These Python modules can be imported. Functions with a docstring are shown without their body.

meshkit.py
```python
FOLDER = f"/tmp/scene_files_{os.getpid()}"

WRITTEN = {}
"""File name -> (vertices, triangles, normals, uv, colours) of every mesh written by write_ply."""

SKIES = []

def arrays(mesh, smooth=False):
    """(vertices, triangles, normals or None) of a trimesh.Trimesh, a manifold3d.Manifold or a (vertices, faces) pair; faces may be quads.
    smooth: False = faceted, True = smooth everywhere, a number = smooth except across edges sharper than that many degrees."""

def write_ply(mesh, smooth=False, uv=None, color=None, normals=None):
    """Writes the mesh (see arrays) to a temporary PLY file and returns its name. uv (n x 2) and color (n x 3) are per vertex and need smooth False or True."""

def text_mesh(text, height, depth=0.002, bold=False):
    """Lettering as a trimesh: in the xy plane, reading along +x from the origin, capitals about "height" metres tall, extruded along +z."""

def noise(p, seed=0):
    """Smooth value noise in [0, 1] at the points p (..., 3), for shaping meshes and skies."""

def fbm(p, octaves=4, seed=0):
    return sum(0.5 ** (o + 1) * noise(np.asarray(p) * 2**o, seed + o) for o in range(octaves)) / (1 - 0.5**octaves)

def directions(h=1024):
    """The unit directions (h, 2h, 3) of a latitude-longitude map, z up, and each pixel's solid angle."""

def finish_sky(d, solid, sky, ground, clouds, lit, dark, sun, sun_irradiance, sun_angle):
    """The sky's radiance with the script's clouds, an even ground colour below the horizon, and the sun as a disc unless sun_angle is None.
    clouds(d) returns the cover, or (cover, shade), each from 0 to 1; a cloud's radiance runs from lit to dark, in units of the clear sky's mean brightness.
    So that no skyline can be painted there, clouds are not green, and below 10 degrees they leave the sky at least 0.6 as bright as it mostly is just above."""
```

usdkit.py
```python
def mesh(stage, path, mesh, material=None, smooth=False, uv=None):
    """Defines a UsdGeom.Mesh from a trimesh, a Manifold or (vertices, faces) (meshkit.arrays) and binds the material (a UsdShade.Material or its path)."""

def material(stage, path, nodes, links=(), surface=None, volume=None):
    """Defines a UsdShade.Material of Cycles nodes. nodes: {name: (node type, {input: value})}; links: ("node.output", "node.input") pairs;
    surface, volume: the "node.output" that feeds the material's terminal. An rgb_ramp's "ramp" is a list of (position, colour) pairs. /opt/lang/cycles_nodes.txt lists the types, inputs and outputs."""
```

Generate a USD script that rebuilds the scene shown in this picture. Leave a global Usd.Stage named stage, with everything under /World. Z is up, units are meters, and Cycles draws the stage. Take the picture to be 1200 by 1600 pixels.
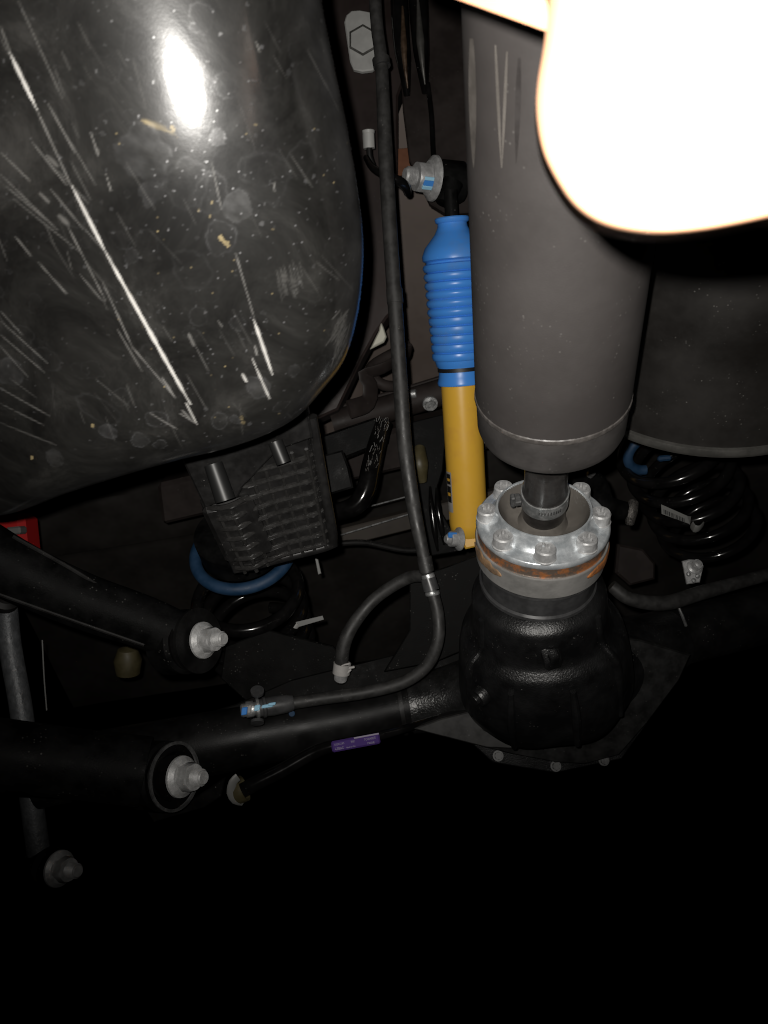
import math, numpy as np, trimesh, shapely, usdkit, meshkit
from pxr import Usd, UsdGeom, UsdLux, UsdShade, Gf, Sdf, Vt
from shapely.geometry import Polygon, Point
from scipy.spatial import cKDTree

rng = np.random.default_rng(7)
stage = Usd.Stage.CreateInMemory()
UsdGeom.SetStageUpAxis(stage, 'Z'); UsdGeom.SetStageMetersPerUnit(stage, 1.0)
UsdGeom.Xform.Define(stage, '/World'); UsdGeom.Scope.Define(stage, '/World/Looks')

# ------------------------------------------------------------------ camera, lamp, exposure
PITCH, ROLL = math.radians(57), math.radians(9)
EYE = np.array([0.0, 0.0, 0.45])
R0, U0, F0 = np.array([1, 0, 0.]), np.array([0, -math.sin(PITCH), math.cos(PITCH)]), np.array([0, math.cos(PITCH), math.sin(PITCH)])
RIGHT, UP, FWD = math.cos(ROLL) * R0 - math.sin(ROLL) * U0, math.sin(ROLL) * R0 + math.cos(ROLL) * U0, F0
cam = UsdGeom.Camera.Define(stage, '/World/camera')
cam.AddTransformOp().Set(Gf.Matrix4d(*[float(x) for r in ((*RIGHT, 0), (*UP, 0), (*(-FWD), 0), (*EYE, 1)) for x in r]))
cam.CreateHorizontalApertureAttr(5.6); cam.CreateVerticalApertureAttr(5.6 * 4 / 3); cam.CreateFocalLengthAttr(5.6)
cam.CreateFStopAttr(2.6); cam.CreateFocusDistanceAttr(0.70); cam.CreateExposureAttr(0.0)
cam.CreateClippingRangeAttr(Gf.Vec2f(0.01, 100))
B = np.stack([RIGHT, UP, FWD])                       # rows: a vector given as right / up / forward becomes a world vector
def W(p): return np.asarray(p, float) @ B + EYE
def D(v): v = np.asarray(v, float); return v / np.linalg.norm(v)
def V(px, py, d): return np.array([(px - 600) / 1200 * d, (800 - py) / 1200 * d, d])
UPW = B @ np.array([0, 0, 1.0])                      # world up, seen from the camera

# the phone's flash beside the lens, the only light of the photograph
FLASH = np.array([-0.013, 0.014, 0.0])
lamp = UsdLux.SphereLight.Define(stage, '/World/flash')
lamp.CreateRadiusAttr(0.0035); lamp.CreateNormalizeAttr(True); lamp.CreateIntensityAttr(7.2); lamp.CreateColorAttr(Gf.Vec3f(1.0, 0.965, 0.91))
shp = UsdLux.ShapingAPI.Apply(lamp.GetPrim()); shp.CreateShapingConeAngleAttr(49.0); shp.CreateShapingConeSoftnessAttr(1.0)
fz = -D([0.0, 0.27, 1.0]) @ B; fx = np.cross(UP, fz); fx /= np.linalg.norm(fx); fy = np.cross(fz, fx)
lamp.AddTransformOp().Set(Gf.Matrix4d(*[float(x) for r in ((*fx, 0), (*fy, 0), (*fz, 0), (*W(FLASH), 1)) for x in r]))

# ------------------------------------------------------------------ scene-tree helpers
used = {}
def numbered(path):
    n = used.get(path, 0); used[path] = n + 1
    return path if n == 0 else f'{path}_{n:03d}'
def tag(prim, label=None, cat=None, group=None, kind=None):
    for k, v in (('label', label), ('category', cat), ('group', group), ('kind', kind)):
        if v: prim.SetCustomDataByKey(k, v)
class Thing:
    def __init__(s, name, label, cat, base, group=None, kind=None):
        s.path = numbered('/World/' + name); s.base = W(base)
        x = UsdGeom.Xform.Define(stage, s.path); x.AddTranslateOp().Set(Gf.Vec3d(*map(float, s.base)))
        tag(x.GetPrim(), label, cat, group, kind)
    def part(s, name, mesh, m, parent=None, smooth=35, label=None, kind=None, attr=None):
        v, f = mesh if isinstance(mesh, tuple) else (np.asarray(mesh.vertices), np.asarray(mesh.faces))
        f = np.asarray(f)
        if f.shape[1] == 4: f = np.vstack([f[:, [0, 1, 2]], f[:, [0, 2, 3]]])
        path = numbered((parent or s.path) + '/' + name)
        p = usdkit.mesh(stage, path, (W(v) - s.base, f[:, ::-1]), M[m], smooth=smooth)
        if attr is not None:
            UsdGeom.PrimvarsAPI(p).CreatePrimvar('wear', Sdf.ValueTypeNames.Float3Array, 'vertex').Set(Vt.Vec3fArray.FromNumpy(attr.astype(np.float32)))
        tag(p.GetPrim(), label, None, None, kind)
        return path
def single(name, label, cat, mesh, m, base=None, group=None, kind=None, smooth=35):
    v = mesh[0] if isinstance(mesh, tuple) else np.asarray(mesh.vertices)
    t = Thing(name, label, cat, np.mean(v, 0) if base is None else base, group, kind)
    t.part('body', mesh, m, smooth=smooth)
    return t

# ------------------------------------------------------------------ materials
M = {}
def mat(name, base, rough=0.5, metal=0.0, var=0.0, vscale=40, base2=None, bump=0.0, bscale=300, dust=0.0, spec=0.5, dscale=260, coat=0.0, lo=.4, hi=.65):
    n = {'g': ('geometry', {}), 'p': ('principled_bsdf', {'base_color': base, 'roughness': rough, 'metallic': metal, 'specular_ior_level': spec, 'coat_weight': coat, 'coat_roughness': .12})}
    l, col = [], None
    if var or base2:
        b2 = base2 or tuple(min(1, c * (1 + var) + .004 * var) for c in base)
        n['n'] = ('noise_texture', {'scale': vscale, 'detail': 6, 'roughness': .65}); n['r'] = ('rgb_ramp', {'ramp': [(0, base), (lo, base), (hi, b2), (1, b2)]})
        l += [('g.position', 'n.vector'), ('n.fac', 'r.fac')]; col = 'r.color'
        n['rr'] = ('map_range', {'from_min': .3, 'from_max': .7, 'to_min': max(.04, rough * .75), 'to_max': min(1, rough * 1.25)})
        l += [('n.fac', 'rr.value'), ('rr.result', 'p.roughness')]
    if dust:
        n['v'] = ('voronoi_texture', {'scale': dscale}); n['nv'] = ('noise_texture', {'scale': 55, 'detail': 3})
        n['m'] = ('map_range', {'from_min': .22, 'from_max': .08, 'to_min': 0, 'to_max': 1, 'clamp': True})
        n['m2'] = ('map_range', {'from_min': .55, 'from_max': .7, 'to_min': 0, 'to_max': dust, 'clamp': True}); n['mm'] = ('math', {'math_type': 'multiply'})
        n['mx'] = ('mix', {'mix_type': 'mix', 'color1': base, 'color2': (.3, .29, .27)})
        l += [('g.position', 'v.vector'), ('g.position', 'nv.vector'), ('v.distance', 'm.value'), ('nv.fac', 'm2.value'), ('m.result', 'mm.value1'), ('m2.result', 'mm.value2'), ('mm.value', 'mx.fac')]
        if col: l.append((col, 'mx.color1'))
        col = 'mx.color'
    if col: l.append((col, 'p.base_color'))
    if bump:
        n['bn'] = ('noise_texture', {'scale': bscale, 'detail': 3}); n['b'] = ('bump', {'strength': bump, 'distance': .001})
        l += [('g.position', 'bn.vector'), ('bn.fac', 'b.height'), ('b.normal', 'p.normal')]
    M[name] = usdkit.material(stage, '/World/Looks/' + name, n, l, surface='p.BSDF')
mat('shaft_paint', (.037, .0333, .0322), .5, var=.22, vscale=9, bump=.10, bscale=1300, dust=.25, spec=.4)
mat('sleeve_paint', (.033, .0305, .0295), .46, var=.4, vscale=25, bump=.12, bscale=400, dust=.2)
mat('painted_flash_streak', (.075, .068, .062), .42, var=.4, vscale=60)  # pale tone of the flash streaks painted on the driveshaft
mat('painted_streak_shade', (.02, .0175, .017), .5, var=.3, vscale=60)  # dark tone of the painted shade beside those streaks
mat('weld_bead', (.055, .05, .047), .45, var=.6, vscale=200)
mat('stub_steel', (.02, .018, .017), .28, var=.8, vscale=50, dust=.3)
mat('dark_rubber', (.085, .077, .068), .5, var=.6, vscale=30, dust=.15)
mat('zinc', (.52, .56, .59), .27, .62, vscale=70, base2=(.82, .85, .87), bump=.2, bscale=160)
mat('zinc_dull', (.30, .31, .31), .42, .75, vscale=120, base2=(.5, .5, .5), bump=.3, bscale=500)
mat('bolt_grey', (.33, .33, .33), .5, .35, vscale=130, base2=(.46, .46, .46), bump=.25, bscale=400)
mat('bolt_dark', (.05, .05, .05), .5, .3, vscale=130, base2=(.1, .1, .1))
mat('rust', (.12, .09, .07), .55, .3, vscale=95, base2=(.32, .12, .04), bump=.6, bscale=260, lo=.49, hi=.6)
mat('tan_scale', (.28, .17, .09), .7, vscale=120, base2=(.12, .08, .05), bump=.5, bscale=300)
mat('rust_orange', (.42, .15, .035), .8, 0, vscale=160, base2=(.2, .07, .02), bump=.6, bscale=300)
mat('machined_steel', (.40, .39, .375), .42, .45, vscale=30, base2=(.24, .235, .225), bump=.15, bscale=300, dust=.2)
mat('black_steel', (.035, .035, .036), .36, .1, var=.6, vscale=60)
mat('collar_paint', (.008, .008, .008), .3, var=.8, vscale=60, bump=.5, bscale=500, dust=.3)
mat('axle_paint', (.0035, .0034, .0034), .42, var=.8, vscale=25, bump=.12, bscale=900, dust=.25, spec=.16)
mat('cast_black', (.004, .004, .0042), .34, var=.8, vscale=30, bump=.4, bscale=650, dust=.25, spec=.5)
mat('black_gloss', (.0025, .0023, .0023), .15, var=.6, vscale=40, dust=.1, spec=.4)
mat('black_satin', (.006, .0057, .0055), .5, var=.7, vscale=40, dust=.25, spec=.25)
mat('arm_paint', (.0018, .0018, .0018), .55, var=.9, vscale=40, bump=.2, bscale=600, dust=.3, spec=.05, dscale=200)
mat('hose_rubber', (.017, .0165, .016), .55, var=.5, vscale=90, dust=.25)
mat('plastic_grid', (.008, .0077, .0076), .36, var=.5, vscale=70, dust=.5, dscale=330)
mat('pin_plastic', (.010, .010, .010), .44, 0, spec=.4)
mat('blue_rubber', (.055, .25, .72), .36, vscale=35, base2=(.085, .23, .56), dust=.25, dscale=380, lo=.5, hi=.75)
mat('blue_paint', (.0045, .024, .058), .6, var=.3, vscale=60)
mat('blue_mark', (.05, .22, .6), .4)
mat('blue_pale', (.3, .55, .72), .4)
mat('yellow_paint', (.70, .40, .045), .36, vscale=30, base2=(.62, .33, .045), dust=.3, dscale=400, lo=.5, hi=.75)
mat('label_print', (.5, .42, .2), .4, vscale=240, base2=(.03, .03, .03))
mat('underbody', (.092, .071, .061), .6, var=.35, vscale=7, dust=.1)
mat('sill_paint', (.032, .026, .021), .6, var=.4, vscale=12, dust=.1)
mat('plate_paint', (.0022, .0021, .002), .6, var=.8, vscale=40, bump=.15, bscale=700, dust=.3, spec=.05)
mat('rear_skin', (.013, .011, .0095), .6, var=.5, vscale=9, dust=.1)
mat('rail_paint', (.012, .0065, .0055), .6, var=.5, vscale=12, dust=.1)
mat('rib_plastic_lit', (.015, .0145, .014), .25, var=.5, vscale=200, dust=.4, dscale=330)  # lighter than the shell plastic, so the ribs seem to catch light
mat('underbody_dark', (.016, .0125, .0115), .6, var=.6, vscale=20, dust=.15, spec=.15)
mat('muffler_skin', (.0036, .0027, .002), .6, .0, var=.7, vscale=11, dust=.25)
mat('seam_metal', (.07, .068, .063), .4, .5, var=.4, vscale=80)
mat('painted_gloss_brown', (.05, .032, .02), .4, .3, var=.8, vscale=120)  # brownish sheen colour for a gloss streak painted on the strap
mat('nut_grey', (.36, .36, .355), .5, .3, vscale=130, base2=(.5, .5, .5), bump=.25, bscale=400)
mat('gusset_paint', (.015, .0146, .0143), .5, var=.6, vscale=60, dust=.2)
mat('rim_paint', (.0038, .0037, .0036), .5, var=.6, vscale=60, dust=.2)
mat('white_plastic', (.55, .54, .46), .25)
mat('grey_plug', (.33, .33, .32), .5, var=.15, vscale=60)
mat('tag_white', (.3, .29, .28), .5, var=.2, vscale=50)
mat('tag_grey', (.12, .12, .115), .5)
mat('purple', (.06, .03, .15), .65, spec=.08)
mat('print_white', (.30, .27, .34), .7, spec=.05)
mat('print_black', (.01, .01, .01), .5)
mat('link_grey', (.07, .073, .077), .5, .2, var=.5, vscale=120, bump=.5, bscale=350)
mat('red_plastic', (.36, .014, .014), .35)
mat('olive', (.045, .037, .016), .55, var=.5, vscale=40)
mat('brown_orange', (.12, .045, .02), .6, var=.3)
mat('braid', (.14, .13, .12), .4, .6, vscale=600, base2=(.01, .01, .01), bump=.9, bscale=900)
mat('pale_bracket', (.72, .38, .22), .6)

def tank_material():
    n = {'g': ('geometry', {}), 'a': ('attribute', {'attribute': 'wear'}), 's': ('separate_xyz', {}),
         'n1': ('noise_texture', {'scale': 22, 'detail': 7, 'roughness': .7, 'distortion': .6}), 'r1': ('rgb_ramp', {'ramp': [(0, (.003, .003, .0029)), (.38, (.006, .0058, .0055)), (.55, (.012, .0117, .011)), (.7, (.024, .0233, .022)), (1, (.04, .039, .037))]}),
         'm1': ('mix', {'mix_type': 'mix', 'color2': (.10, .10, .104)}), 'm2': ('mix', {'mix_type': 'mix', 'color2': (.42, .41, .39)}), 'm3': ('mix', {'mix_type': 'mix', 'color2': (.24, .19, .10)}),
         'rr': ('map_range', {'from_min': .35, 'from_max': .7, 'to_min': .12, 'to_max': .17}), 'ra': ('math', {'math_type': 'multiply_add', 'value2': .5}),
         'bn': ('noise_texture', {'scale': 700, 'detail': 2}), 'b': ('bump', {'strength': .02, 'distance': .0006}),
         'p': ('principled_bsdf', {'specular_ior_level': .40, 'coat_weight': .09, 'coat_roughness': .4})}
    l = [('a.vector', 's.vector'), ('g.position', 'n1.vector'), ('n1.fac', 'r1.fac'), ('r1.color', 'm1.color1'), ('s.x', 'm1.fac'), ('m1.color', 'm2.color1'), ('s.y', 'm2.fac'),
         ('m2.color', 'm3.color1'), ('s.z', 'm3.fac'), ('m3.color', 'p.base_color'), ('n1.fac', 'rr.value'), ('s.x', 'ra.value1'), ('rr.result', 'ra.value3'), ('ra.value', 'p.roughness'),
         ('g.position', 'bn.vector'), ('bn.fac', 'b.height'), ('b.normal', 'p.normal')]
    M['tank_plastic'] = usdkit.material(stage, '/World/Looks/tank_plastic', n, l, surface='p.BSDF')
tank_material()

# ------------------------------------------------------------------ shape helpers (right / up / forward coordinates, metres)
def join(*ms):
    vs, fs, k = [], [], 0
    for m in ms:
        v, f = m if isinstance(m, tuple) else (np.asarray(m.vertices), np.asarray(m.faces))
        f = np.asarray(f)
        if f.shape[1] == 4: f = np.vstack([f[:, [0, 1, 2]], f[:, [0, 2, 3]]])
        vs.append(v); fs.append(f + k); k += len(v)
    return np.vstack(vs), np.vstack(fs)
def frame(ax, ref=(0, 1, 0)):
    ax = D(ax); ref = np.asarray(ref, float)
    if abs(ax @ D(ref)) > .97: ref = np.array([1., 0, 0])
    e1 = D(ref - ax * (ref @ ax)); return e1, np.cross(ax, e1), ax
def lathe(prof, o, ax, n=72, ref=(0, 1, 0), fn=None):
    e1, e2, ax = frame(ax, ref); th = np.arange(n) * 2 * np.pi / n; v = []
    for t, r in prof:
        rr = r if fn is None else r * fn(th, t)
        v.append(o + ax * t + (np.cos(th) * rr)[:, None] * e1 + (np.sin(th) * rr)[:, None] * e2)
    v = np.vstack(v); f = []
    for i in range(len(prof) - 1):
        a = i * n + np.arange(n); b = i * n + (np.arange(n) + 1) % n
        f.append(np.stack([a, b, b + n, a + n], 1))
    f = np.vstack(f); f = np.vstack([f[:, [0, 1, 2]], f[:, [0, 2, 3]]])
    ok = np.linalg.norm(np.cross(v[f[:, 1]] - v[f[:, 0]], v[f[:, 2]] - v[f[:, 0]]), axis=1) > 1e-13
    return v, f[ok]
def spline(pts, step=.006):
    p = np.asarray(pts, float); q = np.vstack([2 * p[0] - p[1], p, 2 * p[-1] - p[-2]]); out = []
    for i in range(1, len(q) - 2):
        n = max(2, int(np.linalg.norm(q[i + 1] - q[i]) / step)); t = np.linspace(0, 1, n, endpoint=False)[:, None]
        a, b, c, d = q[i - 1], q[i], q[i + 1], q[i + 2]
        out.append(.5 * (2 * b + (c - a) * t + (2 * a - 5 * b + 4 * c - d) * t ** 2 + (3 * b - a - 3 * c + d) * t ** 3))
    return np.vstack(out + [p[-1:]])
def tube(pts, r, n=18, smooth=True, step=.006, mod=None, flat=(1, 1)):
    c = spline(pts, step) if smooth else np.asarray(pts, float)
    s = np.r_[0, np.cumsum(np.linalg.norm(np.diff(c, axis=0), axis=1))]
    rad = np.interp(s / s[-1], np.linspace(0, 1, len(r)), r) if np.ndim(r) else np.full(len(c), float(r))
    if mod is not None: rad = rad * mod(s)
    tg = np.gradient(c, axis=0); tg /= np.linalg.norm(tg, axis=1)[:, None]
    e = frame(tg[0])[0]; th = np.arange(n) * 2 * np.pi / n; v = []
    for p, t, k in zip(c, tg, rad):
        e = D(e - t * (e @ t)); g = np.cross(t, e)
        v.append(p + k * (flat[0] * np.cos(th)[:, None] * e + flat[1] * np.sin(th)[:, None] * g))
    v = np.vstack(v + [c[:1], c[-1:]]); f = []; N = len(c)
    for i in range(N - 1):
        a = i * n + np.arange(n); b = i * n + (np.arange(n) + 1) % n
        f += [np.stack([a, b, b + n], 1), np.stack([a, b + n, a + n], 1)]
    a = np.arange(n); b = (a + 1) % n
    f += [np.stack([b, a, np.full(n, N * n)], 1), np.stack([(N - 1) * n + a, (N - 1) * n + b, np.full(n, N * n + 1)], 1)]
    return v, np.vstack(f)
def plate(pts, thick, bevel=.0008, away=None, hole=None):
    """A plate whose front outline runs through pts (3-D, roughly planar), thick metres deep, with a chamfered front edge."""
    p = np.asarray(pts, float); c = p.mean(0); nrm = np.linalg.svd(p - c)[2][2]
    if nrm @ c < 0: nrm = -nrm
    if away is not None and nrm @ away < 0: nrm = -nrm
    e1 = D(np.cross([0, 1, 0.2], nrm)); e2 = np.cross(nrm, e1)
    q = np.stack([(p - c) @ e1, (p - c) @ e2], 1); poly = Polygon(q).buffer(0)
    if poly.geom_type != 'Polygon': poly = max(poly.geoms, key=lambda g: g.area)
    if hole is not None: poly = poly.difference(hole)
    poly = shapely.geometry.polygon.orient(poly)
    ins = poly.buffer(-bevel, join_style='mitre')
    body = trimesh.creation.extrude_polygon(poly, thick - bevel, engine='earcut'); cap = None
    if ins.geom_type == 'Polygon' and not ins.is_empty and len(ins.exterior.coords) == len(poly.exterior.coords) and hole is None:
        a, b = np.array(poly.exterior.coords)[:-1], np.array(shapely.geometry.polygon.orient(ins).exterior.coords)[:-1]
        k = np.argmin(((b - a[0]) ** 2).sum(1)); b = np.roll(b, -k, 0)
        vv, ff = trimesh.creation.triangulate_polygon(Polygon(b), engine='earcut'); n = len(a)
        v = np.vstack([np.c_[a, np.full(n, thick)], np.c_[a, np.full(n, bevel)], np.c_[b, np.zeros(n)]]); i = np.arange(n); j = (i + 1) % n
        f = np.vstack([np.stack([i, j, j + n], 1), np.stack([i, j + n, i + n], 1), np.stack([n + i, n + j, j + 2 * n], 1), np.stack([n + i, j + 2 * n, i + 2 * n], 1)])
        k0 = len(v); v = np.vstack([v, np.c_[vv, np.zeros(len(vv))], ]); f = np.vstack([f, ff + k0]); k1 = len(v)
        v2, f2 = trimesh.creation.triangulate_polygon(Polygon(a), engine='earcut'); v = np.vstack([v, np.c_[v2, np.full(len(v2), thick)]]); f = np.vstack([f, f2 + k1])
    else:
        v, f = np.asarray(body.vertices).copy(), np.asarray(body.faces)
    return c + v[:, :1] * e1 + v[:, 1:2] * e2 + v[:, 2:] * nrm, f
def rbox(o, ex, ey, ez, s, b=.002):
    """Box with chamfered edges: centre o, axes, full sizes s."""
    h = np.array(s) / 2; A = np.stack([D(ex), D(ey), D(ez)]); p = []
    for sx in (-1, 1):
        for sy in (-1, 1):
            for sz in (-1, 1):
                k = np.array([sx, sy, sz]); bb = np.minimum(b, h * .9)
                for d in range(3):
                    q = h - bb; q[d] = h[d]; p.append(k * q)
    m = trimesh.convex.convex_hull(np.array(p)); return np.asarray(m.vertices) @ A + o, np.asarray(m.faces)
def hexprism(o, ax, r, h, ref=(0, 1, 0)):
    e1, e2, ax = frame(ax, ref); p = []
    for t, n, rr in ((0, 6, r), (h * .82, 6, r), (h, 24, r * .88)):
        th = np.arange(n) * 2 * np.pi / n; p.append(o + ax * t + rr * np.cos(th)[:, None] * e1 + rr * np.sin(th)[:, None] * e2)
    m = trimesh.convex.convex_hull(np.vstack(p)); return np.asarray(m.vertices), np.asarray(m.faces)
def flange_nut(T, o, ax, r, m='bolt_grey', stud=True, parent=None, ref=(0, 1, 0), studlen=1.1):
    """Nut with a round flange; o is the seat, ax points out."""
    ax = D(ax)
    n = T.part('flange_nut', join(lathe([(0, 0), (0, r * 1.42), (r * .16, r * 1.4), (r * .42, r * 1.08), (r * .42, 0)], o, ax, 40), hexprism(o + ax * r * .3, ax, r, r * 1.0, ref)), m, parent, smooth=25)
    if stud and (n.count('/') < 4 or True):
        prof = [(r * .9, 0), (r * .9, r * .55)]; t = r * 1.0
        while t < r * (1.3 + studlen) - r * .12: prof += [(t, r * .58), (t + r * .055, r * .5)]; t += r * .11
        prof += [(t, r * .5), (t + r * .1, r * .42), (t + r * .1, 0)]
        T.part('stud', lathe(prof, o, ax, 24), m, parent, smooth=40)
    return n

AX = D([.115, -.68, .725])        # driveshaft, running away from the camera
AJ = D([.06, -.775, .63])        # joint, pinion and differential
exec_order = []

# ================================================================== UNDERBODY (the setting the parts hang from)
H = 1.25
def floor_at(px, py, h=H):
    r = V(px, py, 1.0); return r * (h / (r @ UPW))
ex = B @ np.array([1., 0, 0]); ey = B @ np.array([0, 1., 0])
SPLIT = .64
def floor_panel():
    n, m = 150, 160; u = np.linspace(-.75, .95, n); v = np.linspace(-.35, 1.2, m); U_, V_ = np.meshgrid(u, v, indexing='ij')
    z = np.zeros_like(U_)
    for k in range(5):                                   # pressed beads of the floor pan
        z += .012 * np.clip(1 - ((U_ - (-.5 + k * .27)) / .045) ** 4, 0, 1) * np.clip((.68 - V_) / .03, 0, 1)
    z += -.022 * np.clip((V_ - .66) / .012, 0, 1) + .03 * np.clip((V_ - .78) / .012, 0, 1)
    z += .004 * (meshkit.fbm(np.stack([U_ * 9, V_ * 9, 0 * U_], -1), 3) - .5)
    P = U_[..., None] * ex + V_[..., None] * ey + (H + z)[..., None] * UPW
    i = np.arange(n * m).reshape(n, m)
    return P.reshape(-1, 3), np.stack([i[:-1, :-1], i[1:, :-1], i[1:, 1:], i[:-1, 1:]], -1).reshape(-1, 4)
t = Thing('underbody_floor', 'brown grey underside of the vehicle floor seen behind the hose and shock', 'floor', floor_at(600, 500), kind='structure')
fv, ff = floor_panel()
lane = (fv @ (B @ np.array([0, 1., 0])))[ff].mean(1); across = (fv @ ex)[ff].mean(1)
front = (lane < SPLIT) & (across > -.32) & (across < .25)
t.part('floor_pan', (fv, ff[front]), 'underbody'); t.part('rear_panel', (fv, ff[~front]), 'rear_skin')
t = Thing('frame_rail', 'dark frame rail between the tank edge and the hose', 'frame', V(560, 250, 1.0), kind=None)
t.part('rail', plate([V(x, y, 1.02) for x, y in [(440, -90), (690, -90), (655, 60), (622, 150), (621, 330), (630, 470), (604, 497), (588, 520), (566, 560), (528, 640), (440, 680)]], .05, .003), 'rail_paint', smooth=25)

# ================================================================== FUEL TANK
TN = D(V(300, 150, 1.0)); TO = TN * .43
tu = D(np.cross(TN, [0.12, 1, 0])) * -1; tv = np.cross(TN, tu)
if tu[0] < 0: tu = -tu
if tv[1] < 0: tv = -tv
def tank_drop(u, v):                                     # how far the skin falls away from the flat, away from the camera
    w = u + .42 * v
    return 1.35 * w * w + .30 * np.maximum(0, -v - .03) ** 2 + .03 * v * v
def to_uv(px, py):
    r = np.stack([(np.asarray(px, float) - 600) / 1200, (800 - np.asarray(py, float)) / 1200, np.ones(np.shape(px))], -1); z = np.zeros(np.shape(px))
    for _ in range(24):
        s = (.43 + z) / (r @ TN); q = r * s[..., None] - TO; u, v = q @ tu, q @ tv; z = .5 * z + .5 * np.minimum(tank_drop(u, v), .09)
    return u, v
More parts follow.
